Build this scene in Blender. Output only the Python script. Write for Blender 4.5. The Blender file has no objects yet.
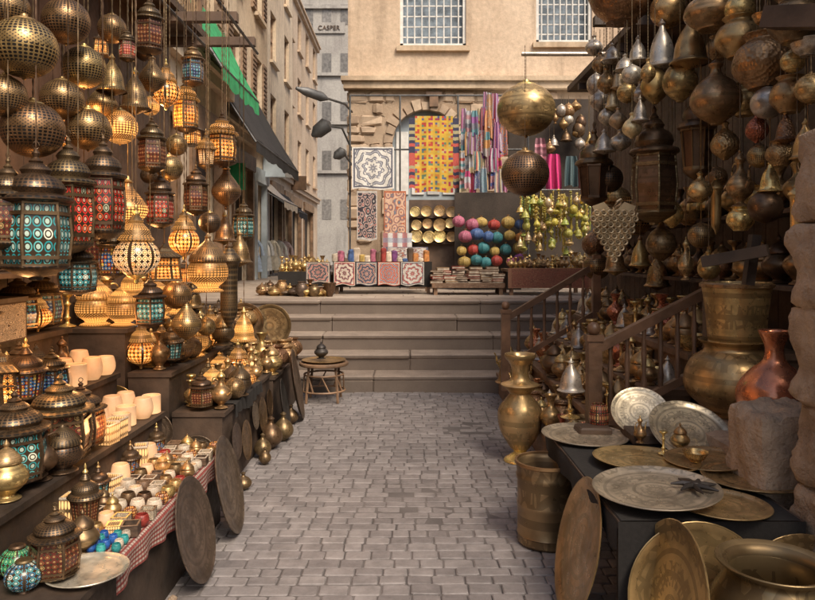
import bpy, math, random
from mathutils import Vector, Matrix, Euler, noise as mnoise
R=random.Random(7)
scn=bpy.context.scene
C=scn.collection
PI=math.pi
F=700.;H=1.65;HY=255.;CX=407.5
def W(px,py,Y): return Vector(((px-CX)/F*Y,Y,H-(py-HY)/F*Y))
def onz(z,px,py):
    Y=(H-z)*F/(py-HY); return Vector(((px-CX)/F*Y,Y,z))
# ------------------------------------------------------------ materials
class NT:
    def __init__(s,name):
        s.m=bpy.data.materials.new(name); s.m.use_nodes=True; s.t=s.m.node_tree
        s.b=s.t.nodes['Principled BSDF']; s.out=s.t.nodes['Material Output']
    def n(s,ty,props=None,ins=None):
        n=s.t.nodes.new(ty)
        for k,v in (props or {}).items(): setattr(n,k,v)
        for k,v in (ins or {}).items(): s.put(n.inputs[k],v)
        return n
    def put(s,sock,v):
        if isinstance(v,bpy.types.NodeSocket): s.t.links.new(v,sock)
        else: sock.default_value=v
    def math(s,op,a,b=0.0,clamp=False):
        n=s.n('ShaderNodeMath',{'operation':op,'use_clamp':clamp}); s.put(n.inputs[0],a); s.put(n.inputs[1],b); return n.outputs[0]
    def mix(s,f,a,b,bt='MIX'):
        n=s.n('ShaderNodeMix',{'data_type':'RGBA','blend_type':bt})
        s.put(n.inputs[0],f); s.put(n.inputs[6],c4(a)); s.put(n.inputs[7],c4(b)); return n.outputs[2]
    def noise(s,sc,det=4,vec=None,rough=.55):
        n=s.n('ShaderNodeTexNoise',None,{'Scale':sc,'Detail':min(det,5),'Roughness':rough})
        s.t.links.new(vec if vec else s.obj(),n.inputs['Vector']); return n.outputs['Fac']
    def obj(s):
        if not hasattr(s,'tc'): s.tc=s.n('ShaderNodeTexCoord')
        return s.tc.outputs['Object']
    def uv(s):
        s.obj(); 
        if not hasattr(s,'sx'): s.sx=s.n('ShaderNodeSeparateXYZ'); s.t.links.new(s.tc.outputs['UV'],s.sx.inputs[0])
        return s.sx.outputs[0],s.sx.outputs[1]
    def rnd(s): return s.n('ShaderNodeObjectInfo').outputs['Random']
    def rng(s,v,a,b,c,d):
        n=s.n('ShaderNodeMapRange'); s.put(n.inputs[0],v)
        for i,x in enumerate((a,b,c,d)): n.inputs[1+i].default_value=x
        return n.outputs[0]
    def bump(s,h,st=.3,d=.01):
        n=s.n('ShaderNodeBump',None,{'Strength':st,'Distance':d}); s.put(n.inputs['Height'],h)
        s.t.links.new(n.outputs[0],s.b.inputs['Normal'])
    def hsv(s,col,v=None,h=None,sat=None):
        n=s.n('ShaderNodeHueSaturation'); s.put(n.inputs['Color'],c4(col))
        if v is not None: s.put(n.inputs['Value'],v)
        if h is not None: s.put(n.inputs['Hue'],h)
        if sat is not None: s.put(n.inputs['Saturation'],sat)
        return n.outputs[0]
    def set(s,**k):
        for a,b in k.items(): s.put(s.b.inputs[a.replace('_',' ')],b)
        if 'Emission_Strength' in k:
            try: s.m.cycles.emission_sampling='NONE'
            except Exception: pass
def c4(c):
    if isinstance(c,bpy.types.NodeSocket): return c
    return (c[0],c[1],c[2],1.0) if len(c)==3 else c
def plain(name,col,rough=.7,metal=0.,var=.25,sc=6.,bump=.2,bsc=40.,bd=.01,dark=None,emit=0.,ecol=None):
    t=NT(name); n1=t.noise(sc,5); n2=t.noise(bsc,3)
    d=dark or tuple(x*(1-var*1.6) for x in col); l=tuple(min(1,x*(1+var)) for x in col)
    c=t.mix(t.rng(n1,.32,.68,0,1),d,l)
    c=t.hsv(c,v=t.rng(t.rnd(),0,1,.8,1.18))
    t.set(Base_Color=c,Roughness=t.rng(n2,.3,.7,max(.05,rough-.1),min(1,rough+.12)),Metallic=metal)
    if bump: t.bump(n2,bump,bd)
    if emit: t.set(Emission_Color=c4(ecol) if ecol else c,Emission_Strength=t.rng(n1,.3,.7,emit*.6,emit*1.3))
    return t.m
def metal(name,col,rough=.35,pat=None,N=10,M=8,hole=None,es=0.,met=.72,dark=None):
    t=NT(name); n1=t.noise(3.5,5); u,v=t.uv()
    dk=dark or tuple(x*.42 for x in col)
    c=t.mix(t.rng(n1,.42,.7,0,1),col,dk)
    c=t.hsv(c,v=t.rng(t.rnd(),0,1,.72,1.3),h=t.rng(t.rnd(),0,1,.482,.512))
    rg=t.rng(t.noise(9,4),.3,.7,rough-.12,rough+.18)
    if pat:
        a=t.math('SINE',t.math('MULTIPLY',u,2*PI*N)); b=t.math('SINE',t.math('MULTIPLY',v,PI*2*M))
        p=t.math('MULTIPLY',a,b)
        if pat=='pierce':
            band=t.math('GREATER_THAN',t.math('SINE',t.math('MULTIPLY',v,PI*2*M/4.)),-.45)
            a2=t.math('SINE',t.math('MULTIPLY',u,2*PI*N*2.)); b2=t.math('SINE',t.math('MULTIPLY',v,PI*4*M))
            small=t.math('MULTIPLY',t.math('GREATER_THAN',t.math('MULTIPLY',a2,b2),.55),t.math('SUBTRACT',1.,band))
            big=t.math('MULTIPLY',t.math('GREATER_THAN',t.math('ABSOLUTE',p),.42),band)
            hl=t.math('MAXIMUM',big,small)
            c=t.mix(t.math('MULTIPLY',t.math('SUBTRACT',1.,band),.35),c,dk)
            t.set(Base_Color=t.mix(hl,c,(.012,.008,.005)),Roughness=rg,Metallic=t.math('MULTIPLY',t.math('SUBTRACT',1.0,hl),met))
            if es: t.set(Emission_Color=c4(hole),Emission_Strength=t.math('MULTIPLY',hl,t.math('MULTIPLY',es,t.rng(t.math('ABSOLUTE',t.math('SUBTRACT',v,.45)),0,.5,1.4,.15))))
            t.bump(t.math('SUBTRACT',1.0,hl),.6,.01)
            return t.m
        if pat=='engrave':
            r=t.math('SINE',t.math('MULTIPLY',v,PI*2*M*.5))
            vo=t.n('ShaderNodeTexVoronoi',{'feature':'DISTANCE_TO_EDGE'},{'Scale':1.0})
            cb=t.n('ShaderNodeCombineXYZ'); t.put(cb.inputs[0],t.math('MULTIPLY',u,N*2.5)); t.put(cb.inputs[1],t.math('MULTIPLY',v,M*1.6)); t.t.links.new(cb.outputs[0],vo.inputs['Vector'])
            ln=t.math('LESS_THAN',vo.outputs['Distance'],.10)
            rr=t.math('GREATER_THAN',t.math('ABSOLUTE',r),.93)
            e=t.math('MAXIMUM',t.math('MULTIPLY',ln,t.math('GREATER_THAN',r,-.2)),rr)
            c=t.mix(t.math('MULTIPLY',e,.6),c,dk); t.set(Base_Color=c,Roughness=rg,Metallic=met)
            t.bump(t.math('SUBTRACT',1.0,e),.5,.008); return t.m
        if pat=='hammer':
            vo=t.n('ShaderNodeTexVoronoi',None,{'Scale':14.}); t.t.links.new(t.obj(),vo.inputs['Vector'])
            t.bump(vo.outputs['Distance'],.35,.015)
    t.set(Base_Color=c,Roughness=rg,Metallic=met)
    return t.m
def glass(name,c1,c2,c3,es=1.,N=8,M=7,th=.38):
    """leaded panes in a filigree net, hotter at mid height where the bulb sits"""
    t=NT(name); u,v=t.uv()
    fu=t.math('FRACT',t.math('MULTIPLY',u,N*3.)); fv=t.math('FRACT',t.math('MULTIPLY',v,M*1.))
    cb=t.n('ShaderNodeCombineXYZ'); t.put(cb.inputs[0],t.math('FLOOR',t.math('MULTIPLY',u,N*3.))); t.put(cb.inputs[1],t.math('FLOOR',t.math('MULTIPLY',v,M*1.)))
    wn=t.n('ShaderNodeTexWhiteNoise',{'noise_dimensions':'3D'}); t.t.links.new(cb.outputs[0],wn.inputs['Vector'])
    du=t.math('ABSOLUTE',t.math('SUBTRACT',fu,.5)); dv=t.math('ABSOLUTE',t.math('SUBTRACT',fv,.5))
    dia=t.math('SQRT',t.math('ADD',t.math('MULTIPLY',du,du),t.math('MULTIPLY',dv,dv)))
    edge=t.math('MAXIMUM',t.math('GREATER_THAN',dia,.45),t.math('LESS_THAN',t.math('ABSOLUTE',t.math('SUBTRACT',dia,.27)),.06))
    bandf=t.math('FRACT',t.math('MULTIPLY',u,6.)); edge=t.math('MAXIMUM',edge,t.math('GREATER_THAN',t.math('ABSOLUTE',t.math('SUBTRACT',bandf,.5)),.5-.12*(1-th)))
    c=t.mix(t.math('GREATER_THAN',wn.outputs['Value'],.5),c1,c2)
    c=t.mix(t.math('GREATER_THAN',wn.outputs['Value'],.85),c,c3)
    c=t.mix(t.math('MULTIPLY',t.math('LESS_THAN',dia,.22),.6),c,c3)
    col=t.mix(edge,c,(.05,.032,.018))
    ie=t.math('SUBTRACT',1.0,edge)
    vg=t.rng(t.math('ABSOLUTE',t.math('SUBTRACT',v,.45)),0,.5,1.6,.08)
    rn=t.rng(t.rnd(),0,1,.3,1.3)
    t.set(Base_Color=col,Roughness=.2,Emission_Color=c,Emission_Strength=t.math('MULTIPLY',t.math('MULTIPLY',t.math('MULTIPLY',ie,vg),es),rn))
    t.bump(ie,.4,.01)
    return t.m
def fabric(name,c1,c2,c3=None,kind='stripe',k=8.,k2=None):
    t=NT(name); u,v=t.uv(); c3=c3 or c1; k2=k2 or k
    w=t.noise(60,2)
    if kind=='stripe':
        n=t.n('ShaderNodeTexWhiteNoise',{'noise_dimensions':'1D'}); t.put(n.inputs['W'],t.math('FLOOR',t.math('MULTIPLY',u,k)))
        c=t.mix(t.math('GREATER_THAN',n.outputs['Value'],.5),c1,c2); c=t.mix(t.math('GREATER_THAN',n.outputs['Value'],.8),c,c3)
    elif kind=='hstripe':
        n=t.n('ShaderNodeTexWhiteNoise',{'noise_dimensions':'1D'}); t.put(n.inputs['W'],t.math('FLOOR',t.math('MULTIPLY',v,k)))
        c=t.mix(t.math('GREATER_THAN',n.outputs['Value'],.5),c1,c2); c=t.mix(t.math('GREATER_THAN',n.outputs['Value'],.8),c,c3)
    elif kind=='check':
        a=t.math('GREATER_THAN',t.math('SINE',t.math('MULTIPLY',u,k*PI)),0); b=t.math('GREATER_THAN',t.math('SINE',t.math('MULTIPLY',v,k2*PI)),0)
        c=t.mix(a,c1,c2); c=t.mix(t.math('MULTIPLY',b,.6),c,c3)
    elif kind=='med':
        du=t.math('SUBTRACT',u,.5); dv=t.math('SUBTRACT',v,.5)
        r=t.math('SQRT',t.math('ADD',t.math('MULTIPLY',du,du),t.math('MULTIPLY',dv,dv))); th=t.math('ARCTAN2',dv,du)
        pet=t.math('MULTIPLY',t.math('SINE',t.math('MULTIPLY',th,8.)),.03)
        q=t.math('SINE',t.math('MULTIPLY',t.math('ADD',r,pet),k*PI*2))
        vo=t.n('ShaderNodeTexVoronoi',{'feature':'F1'},{'Scale':14.}); t.t.links.new(t.tc.outputs['UV'],vo.inputs['Vector'])
        c=t.mix(t.math('GREATER_THAN',q,.1),c1,c2); c=t.mix(t.math('GREATER_THAN',q,.75),c,c3); c=t.mix(t.math('LESS_THAN',vo.outputs['Distance'],.3),c,c1)
        m=t.math('MAXIMUM',t.math('ABSOLUTE',du),t.math('ABSOLUTE',dv))
        c=t.mix(t.math('GREATER_THAN',m,.43),c,c2); c=t.mix(t.math('GREATER_THAN',m,.47),c,c1)
    elif kind=='scroll':
        vo=t.n('ShaderNodeTexVoronoi',{'feature':'F1'},{'Scale':1.}); cb=t.n('ShaderNodeCombineXYZ'); t.put(cb.inputs[0],t.math('MULTIPLY',u,k)); t.put(cb.inputs[1],t.math('MULTIPLY',v,k*1.6)); t.t.links.new(cb.outputs[0],vo.inputs['Vector'])
        q=t.math('SINE',t.math('MULTIPLY',vo.outputs['Distance'],16.))
        c=t.mix(t.math('GREATER_THAN',q,.1),c1,c2); c=t.mix(t.math('GREATER_THAN',q,.85),c,c3)
        m=t.math('MAXIMUM',t.math('ABSOLUTE',t.math('SUBTRACT',u,.5)),t.math('ABSOLUTE',t.math('SUBTRACT',v,.5)))
        c=t.mix(t.math('GREATER_THAN',m,.46),c,c2)
    else: c=t.mix(t.noise(5,3),c1,c2)
    c=t.hsv(c,v=t.rng(w,.3,.7,.8,1.15)); t.set(Base_Color=c,Roughness=.95); t.bump(w,.3,.004)
    return t.m
M={}
M['brass']=metal('brass',(.78,.54,.22),.28); M['brasse']=metal('engraved_brass',(.72,.51,.23),.32,'engrave',8,7,met=.66)
M['aged']=metal('aged_brass',(.50,.33,.14),.34); M['agede']=metal('aged_engraved',(.54,.36,.16),.33,'engrave',7,6)
M['hamm']=metal('hammered_bronze',(.38,.23,.11),.34,'hammer'); M['bronze']=metal('dark_bronze',(.20,.13,.07),.36); M['bronzee']=metal('dark_bronze_engraved',(.30,.20,.105),.34,'engrave',8,6)
M['globeg']=metal('golden_globe',(.60,.40,.19),.32,'engrave',11,9,met=.68)
M['copper']=metal('copper',(.68,.29,.14),.28,'hammer'); M['copperb']=metal('bright_copper',(.82,.38,.19),.25,dark=(.5,.2,.1),met=.8); M['silver']=metal('pale_gold_tray',(.66,.55,.40),.33,'engrave',12,9,met=.6); M['silverp']=metal('silver_plain',(.60,.53,.43),.32,met=.6)
M['black']=metal('blackened_metal',(.06,.052,.048),.45,met=.5); M['trayd']=metal('dark_tray',(.20,.145,.105),.40,'engrave',14,8,met=.55)
M['bbig']=metal('brass_big_pot',(.56,.37,.17),.33,'engrave',11,8,met=.64); M['palegold']=metal('pale_gold',(.72,.56,.32),.36,met=.5)
M['pier']=metal('pierced_brass',(.46,.29,.125),.34,'pierce',20,13); M['pierl']=metal('pierced_brass_lit',(.40,.24,.10),.36,'pierce',18,11,(1,.40,.09),1.8)
M['pierd']=metal('pierced_dark',(.20,.13,.07),.38,'pierce',16,9); M['pierdl']=metal('pierced_dark_lit',(.18,.115,.06),.4,'pierce',14,8,(1,.42,.10),1.)
M['pierb']=metal('pierced_bronze_ball',(.52,.33,.16),.32,'pierce',24,14)
M['g_teal']=glass('glass_teal',(.02,.24,.25),(.10,.38,.36),(.58,.58,.44),.5,7,5); M['g_red']=glass('glass_red',(.5,.025,.02),(.62,.09,.03),(.35,.36,.24),.6,7,6)
M['g_amb']=glass('glass_amber',(1.,.36,.06),(.9,.24,.03),(1.,.55,.18),1.3); M['g_mix']=glass('glass_mixed',(.05,.2,.45),(.5,.05,.04),(.8,.5,.1),.5)
M['g_blue']=glass('glass_blue',(.02,.08,.25),(.04,.3,.35),(.4,.5,.5),.25); M['g_grn']=glass('glass_green',(.02,.3,.12),(.05,.4,.25),(.3,.5,.2),.2)
M['g_wht']=glass('glass_white',(1.,.60,.28),(1,.68,.38),(1,.45,.15),1.35); M['g_dkr']=glass('glass_dark_red',(.16,.02,.015),(.25,.06,.025),(.4,.25,.1),.22)
M['mos']=glass('mosaic_amber',(.7,.25,.05),(.35,.08,.05),(.85,.6,.25),.35,5,9); M['mosb']=glass('mosaic_blue',(.04,.2,.35),(.1,.4,.4),(.6,.6,.5),.12,5,9)
M['ala']=plain('alabaster',(.58,.48,.37),.45,var=.25,sc=12,bump=0); M['cream']=plain('cream_glaze',(.54,.46,.36),.35,var=.25,sc=14); M['candle']=plain('candle_glow',(1,.6,.25),.5,emit=2.6,ecol=(1,.55,.2))
t=NT('alabaster_lit'); u_,v_=t.uv(); n_=t.noise(6,3); t.set(Base_Color=t.mix(n_,(.50,.33,.20),(.62,.44,.30)),Roughness=.45,Emission_Color=(1,.50,.20,1),Emission_Strength=t.math('MULTIPLY',t.rng(v_,.08,.5,.85,.22),t.rng(t.rnd(),0,1,.55,1.2))); M['alal']=t.m
M['boxl']=metal('cut_box_lit',(.40,.26,.14),.4,'pierce',12,4,(1,.5,.18),1.3,met=.3)
M['blueb']=plain('blue_glaze',(.03,.12,.42),.2,var=.3); M['redb']=plain('red_glaze',(.30,.04,.03),.3,var=.3); M['tealb']=plain('teal_glaze',(.04,.30,.30),.25,var=.3)
M['wood']=plain('dark_wood',(.10,.062,.04),.6,var=.4,sc=3,bsc=30); M['woodd']=plain('stand_wood',(.062,.04,.027),.65,var=.45,sc=4,bsc=30); M['woodm']=plain('mid_wood',(.22,.13,.075),.55,var=.35,sc=4,bsc=25); M['woodl']=plain('rail_wood',(.19,.105,.06),.4,var=.3,sc=5)
M['shut']=plain('shutter_wood',(.30,.20,.13),.7,var=.3)
M['shopd']=plain('shop_dark',(.045,.033,.025),.85,var=.4,sc=1.5); M['cane']=plain('cane',(.38,.25,.14),.6)
M['iron']=plain('iron_grey',(.12,.12,.12),.5,.5)
M['blkcloth']=fabric('black_cloth',(.013,.011,.010),(.028,.024,.021),kind='plain'); M['grn']=plain('green_canvas',(.03,.30,.11),.8,var=.2); M['blkc']=plain('black_canvas',(.022,.02,.02),.85)
M['white']=plain('white_paint',(.62,.61,.58),.6,var=.12); M['blueg']=plain('blue_grey_paint',(.40,.46,.50),.6,var=.2,sc=2); M['panew']=plain('window_pane',(.24,.29,.34),.25,var=.3,bump=0); M['pained']=plain('dark_pane',(.05,.05,.055),.3,bump=0); M['paneg']=plain('grey_pane',(.2,.19,.18),.4,bump=0)
M['redchk']=fabric('red_check',(.26,.055,.045),(.46,.38,.32),(.14,.035,.03),'check',40,150)
def wallmat(name,col,dark,sc=.6,bs=9.,bst=.35):
    t=NT(name); a=t.noise(sc,5,rough=.65); b=t.noise(bs,5,rough=.7); g=t.noise(60,2)
    mp=t.n('ShaderNodeMapping',None,{'Scale':(3.,3.,.35)}); t.t.links.new(t.obj(),mp.inputs['Vector']); st=t.noise(1.,5,vec=mp.outputs[0])
    c=t.mix(t.rng(a,.38,.66,0,1),col,dark); c=t.mix(t.rng(st,.52,.75,0,.6),c,tuple(x*.55 for x in dark)); c=t.hsv(c,v=t.rng(b,.25,.75,.78,1.2))
    t.set(Base_Color=c,Roughness=.9); t.bump(t.math('ADD',b,t.math('MULTIPLY',g,.3)),bst,.03); return t.m
M['plast']=wallmat('beige_plaster',(.64,.50,.37),(.50,.37,.26)); M['plast2']=wallmat('cream_plaster',(.74,.61,.45),(.58,.45,.32)); M['plast3']=wallmat('ochre_plaster',(.62,.49,.35),(.46,.34,.23)); M['greyw']=wallmat('grey_block_wall',(.42,.40,.37),(.33,.31,.29))
M['rub']=wallmat('rubble',(.46,.35,.25),(.30,.21,.14),1.5,6.,.8); M['stonew']=wallmat('near_stone',(.52,.38,.26),(.30,.21,.14),3.,10.,.9)
def tinted(name,lo,hi,rough=.55,sc=7.,bst=.5,dirt=.35,riser_shade=0.):
    t=NT(name); at=t.n('ShaderNodeAttribute',{'attribute_name':'tint'}); n=t.noise(sc,5,rough=.65); g=t.noise(45,4); big=t.noise(.8,4)
    c=t.mix(at.outputs['Fac'],lo,hi); c=t.hsv(c,v=t.rng(n,.28,.72,.72,1.25)); c=t.mix(t.rng(big,.45,.65,0,dirt),c,tuple(x*.8 for x in lo))
    if riser_shade:  # shade painted into the colour: upright faces darker than treads, by normal
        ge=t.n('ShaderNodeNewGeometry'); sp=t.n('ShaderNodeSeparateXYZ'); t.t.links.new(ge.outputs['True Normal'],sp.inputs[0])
        c=t.mix(t.math('MULTIPLY',t.math('SUBTRACT',1.,t.math('ABSOLUTE',sp.outputs[2])),riser_shade),c,tuple(x*.42 for x in lo))
    t.set(Base_Color=c,Roughness=t.rng(g,.3,.7,rough-.18,rough+.2)); t.bump(t.math('ADD',t.math('MULTIPLY',n,.8),t.math('MULTIPLY',g,.35)),bst,.010); return t.m
M['cob']=tinted('cobble_stone',(.185,.165,.162),(.275,.248,.242),.6,9.,.6); M['blk']=tinted('block_stone',(.36,.26,.18),(.56,.43,.31),.8,5.,.7); M['stp']=tinted('step_stone',(.27,.21,.17),(.35,.28,.225),.6,5.,riser_shade=.8)
M['mortar']=plain('mortar',(.125,.11,.105),.9,sc=2,bsc=50)
# ------------------------------------------------------------ mesh builder
def crv(p,k=3):
    out=[]
    for i in range(len(p)-1):
        p0=p[max(0,i-1)];p1=p[i];p2=p[i+1];p3=p[min(len(p)-1,i+2)]
        for j in range(k):
            t=j/k; o=[]
            for a in range(len(p1)):
                o.append(.5*((2*p1[a])+(-p0[a]+p2[a])*t+(2*p0[a]-5*p1[a]+4*p2[a]-p3[a])*t*t+(-p0[a]+3*p1[a]-3*p2[a]+p3[a])*t**3))
            out.append(tuple(o))
    out.append(tuple(p[-1])); return out
def cl(p,k=3): return [(max(.0004,r),z) for r,z in crv(p,k)]
class MB:
    def __init__(s): s.v=[];s.f=[];s.uv=[];s.mi=[];s.sm=[];s.tint=[]
    def add(s,vs,fs,mi=0,sm=False,uvs=None,m=None,tint=.5):
        o=len(s.v); s.v+=[tuple(m@Vector(v)) if m else tuple(v) for v in vs]; s.tint+=[tint]*len(vs)
        for k,f in enumerate(fs):
            s.f.append([o+i for i in f]); s.mi.append(mi); s.sm.append(sm)
            s.uv.append(uvs[k] if uvs else [(0,0),(1,0),(1,1),(0,1)][:len(f)] if len(f)<=4 else [(.5,.5)]*len(f))
    def lathe(s,prof,n=20,mi=0,sm=True,m=None,fl=0,fa=0.,off=0.):
        L=[0]
        for a,b in zip(prof,prof[1:]): L.append(L[-1]+math.hypot(b[0]-a[0],b[1]-a[1]))
        T=L[-1] or 1; vs=[];fs=[];uvs=[]
        for r,z in prof:
            for i in range(n):
                th=2*PI*i/n+off; rr=r*(1+fa*math.cos(fl*th)); vs.append((rr*math.cos(th),rr*math.sin(th),z))
        for j in range(len(prof)-1):
            for i in range(n):
                a=j*n+i;b=j*n+(i+1)%n; fs.append([a,b,b+n,a+n]); uvs.append([(i/n,L[j]/T),((i+1)/n,L[j]/T),((i+1)/n,L[j+1]/T),(i/n,L[j+1]/T)])
        s.add(vs,fs,mi,sm,uvs,m); return s
    def box(s,x0,y0,z0,x1,y1,z1,mi=0,m=None,tint=.5):
        v=[(x0,y0,z0),(x1,y0,z0),(x1,y1,z0),(x0,y1,z0),(x0,y0,z1),(x1,y0,z1),(x1,y1,z1),(x0,y1,z1)]
        s.add(v,[[0,3,2,1],[4,5,6,7],[0,1,5,4],[1,2,6,5],[2,3,7,6],[3,0,4,7]],mi,False,None,m,tint); return s
    def rock(s,x0,y0,z0,x1,y1,z1,b=.02,j=.01,mi=0,tint=.5):
        v=[]
        lv=[(z0,b),(z0+b,0),(z1-b,0),(z1,b)]
        for z,i in lv:
            c=b*1.2
            for (x,y) in ((x0+i+c,y0+i),(x1-i-c,y0+i),(x1-i,y0+i+c),(x1-i,y1-i-c),(x1-i-c,y1-i),(x0+i+c,y1-i),(x0+i,y1-i-c),(x0+i,y0+i+c)):
                v.append((x+R.uniform(-j,j),y+R.uniform(-j,j),z+R.uniform(-j,j)*.5))
        fs=[list(range(7,-1,-1)),list(range(24,32))]
        for k in range(3):
            for i in range(8): a=k*8+i;c=k*8+(i+1)%8; fs.append([a,c,c+8,a+8])
        s.add(v,fs,mi,False,None,None,tint); return s
    def rough(s,x0,y0,z0,x1,y1,z1,n=12,amp=.025,rd=.05):
        c=Vector(((x0+x1)/2,(y0+y1)/2,(z0+z1)/2)); hx=Vector(((x1-x0)/2,(y1-y0)/2,(z1-z0)/2)); sd=Vector((R.uniform(0,50),R.uniform(0,50),R.uniform(0,50)))
        def P_(p):
            q=Vector((p[0]*hx.x,p[1]*hx.y,p[2]*hx.z)); inner=Vector([max(-(h-rd),min(h-rd,a)) for a,h in zip(q,hx)]); d=q-inner
            if d.length>1e-6: q=inner+d.normalized()*rd
            w=c+q; nn=mnoise.fractal((w+sd)*7,.8,2.1,4); nrm=q.normalized()
            return tuple(w+nrm*(nn*amp-abs(mnoise.noise((w+sd)*22))*amp*.5))
        for ax in range(3):
            for sg in(-1,1):
                vs=[];fs=[]
                for j in range(n+1):
                    for i in range(n+1):
                        p=[0,0,0]; p[ax]=sg; p[(ax+1)%3]=-1+2*i/n; p[(ax+2)%3]=-1+2*j/n; vs.append(P_(p))
                for j in range(n):
                    for i in range(n):
                        a=j*(n+1)+i; f=[a,a+1,a+n+2,a+n+1]; fs.append(f if sg>0 else f[::-1])
                s.add(vs,fs,0,True)
        return s
    def tube(s,pts,r,n=6,mi=0,sm=True):
        pts=[Vector(p) for p in pts]; rs=r if isinstance(r,(list,tuple)) else [r]*len(pts)
        vs=[];fs=[]; up=Vector((0,0,1))
        for i,p in enumerate(pts):
            d=(pts[min(i+1,len(pts)-1)]-pts[max(0,i-1)]).normalized()
            a=d.cross(up if abs(d.z)<.9 else Vector((1,0,0))).normalized(); b=d.cross(a)
            for k in range(n): th=2*PI*k/n; vs.append(p+a*rs[i]*math.cos(th)+b*rs[i]*math.sin(th))
        for j in range(len(pts)-1):
            for k in range(n): a=j*n+k;b=j*n+(k+1)%n; fs.append([a,b,b+n,a+n])
        fs+= [list(range(n)),list(range((len(pts)-1)*n,len(pts)*n))]
        s.add(vs,fs,mi,sm); return s
    def beam(s,a,b,w,h,mi=0):
        a=Vector(a);b=Vector(b);d=b-a;L=d.length;d.normalize()
        x=d.cross(Vector((0,0,1)) if abs(d.z)<.95 else Vector((0,1,0))).normalized(); z=x.cross(d)
        m=Matrix((x,d,z)).transposed().to_4x4(); m.translation=a
        return s.box(-w/2,0,-h/2,w/2,L,h/2,mi,m)
    def grid(s,nx,ny,fn,mi=0,sm=True):
        vs=[fn(i/nx,j/ny) for j in range(ny+1) for i in range(nx+1)]; fs=[];uv=[]
        for j in range(ny):
            for i in range(nx):
                a=j*(nx+1)+i; fs.append([a,a+1,a+nx+2,a+nx+1]); uv.append([(i/nx,j/ny),((i+1)/nx,j/ny),((i+1)/nx,(j+1)/ny),(i/nx,(j+1)/ny)])
        k=len(s.f); s.add(vs,fs,0,sm,uv)
        for q in range(len(fs)): s.mi[k+q]=mi(q%nx,q//nx) if callable(mi) else mi
        return s
    def mesh(s,name,mats=()):
        me=bpy.data.meshes.new(name); me.from_pydata(s.v,[],s.f)
        ul=me.uv_layers.new(name='UVMap'); flat=[]
        for u in s.uv:
            for q in u: flat+=[q[0],q[1]]
        ul.data.foreach_set('uv',flat)
        me.polygons.foreach_set('material_index',s.mi); me.polygons.foreach_set('use_smooth',s.sm)
        at=me.attributes.new('tint','FLOAT','POINT'); at.data.foreach_set('value',s.tint)
        for m in mats: me.materials.append(m)
        me.update()
        if any(s.sm):
            try: me.set_sharp_from_angle(angle=math.radians(42))
            except Exception: pass
        return me
    def obj(s,name,mats,parent=None,loc=None):
        if not isinstance(mats,(list,tuple)): mats=[mats]
        o=bpy.data.objects.new(name,s.mesh(name,mats)); C.objects.link(o)
        if parent: o.parent=parent
        if loc is not None: o.location=loc
        return o
TH=[]; LM=[]
def reg(o,desc,cat,group=None,label=None,at=None,land=None):
    o['category']=cat
    if group: o['group']=group
    p=Vector(at if at is not None else o.location); yy=p.y if abs(p.y)>.1 else .1; sx=CX+p.x/yy*F; sy=HY-(p.z-H)/yy*F
    if label: o['label']=label
    else: TH.append([o,desc,sx,sy])
    if land: LM.append((land,sx,sy))
    return o
def struct(o): o['kind']='structure'; return o
def root(name,loc=(0,0,0)):
    o=bpy.data.objects.new(name,None); o.empty_display_size=.1; C.objects.link(o); o.location=loc; return o
# ------------------------------------------------------------ prototypes (unit height)
PR={}
def proto(key,kind,parts):
    L=[];w=0
    for nm,mb,par,mt in parts:
        me=mb.mesh(nm,[M[mt]]); L.append((nm,me,par,mt)); w=max([w]+[abs(v[0]) for v in mb.v])
    PR[key]=(kind,L,2*w)
def ring(z,r=.03,t=.006):
    mb=MB(); pts=[(r*math.cos(a*PI/5),0,z+r+r*math.sin(a*PI/5)) for a in range(11)]; return mb.tube(pts,t,5)
def sph(r,zc,k=12,a0=-PI/2,a1=PI/2): return [(max(.0004,r*math.cos(a0+(a1-a0)*i/k)),zc+r*math.sin(a0+(a1-a0)*i/k)) for i in range(k+1)]
proto('ball','globe_lamp',[('globe',MB().lathe(sph(.45,.47,16),28),None,'pier'),('cap',MB().lathe(cl([(.17,.86),(.15,.91),(.06,.94),(.05,.98),(0,1)]),14),None,'brass'),('bottom_finial',MB().lathe([(.0004,-.02),(.03,.0),(.02,.02),(.07,.04)],10),None,'brass')])
hexf=MB()
for i in range(6):
    a=2*PI*i/6; hexf.tube([(.30*math.cos(a),.30*math.sin(a),.11),(.335*math.cos(a),.335*math.sin(a),.34),(.30*math.cos(a),.30*math.sin(a),.58)],.018,5)
for z,r in ((.11,.315),(.17,.325),(.50,.325),(.58,.315)): hexf.lathe([(r-.01,z-.014),(r+.008,z-.014),(r+.008,z+.014),(r-.01,z+.014)],6,sm=False)
proto('hex','lantern',[('base',MB().lathe(cl([(0,0),(.06,0),(.07,.02),(.13,.03),(.2,.05),(.31,.09),(.32,.11)],2),12),None,'pierd'),
 ('glass_panel',MB().lathe([(.295,.11),(.33,.34),(.295,.58)],6,sm=False),None,'g_teal'),('frame',hexf,None,'bronze'),
 ('dome',MB().lathe(cl([(.30,.58),(.36,.60),(.34,.63),(.25,.65),(.28,.69),(.23,.76),(.13,.80),(.15,.83),(.10,.87),(.05,.89)],2),18,fl=12,fa=.02),None,'pierd'),
 ('finial',MB().lathe(cl([(.05,.88),(.07,.9),(.025,.93),(.04,.96),(.0,1.0)],2),10),3,'bronze'),('ring',ring(.99),None,'bronze')])
hex2=MB()
for i in range(8):
    a=2*PI*i/8; hex2.tube([(.2*math.cos(a),.2*math.sin(a),.16),(.25*math.cos(a),.25*math.sin(a),.5)],.013,5)
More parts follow.
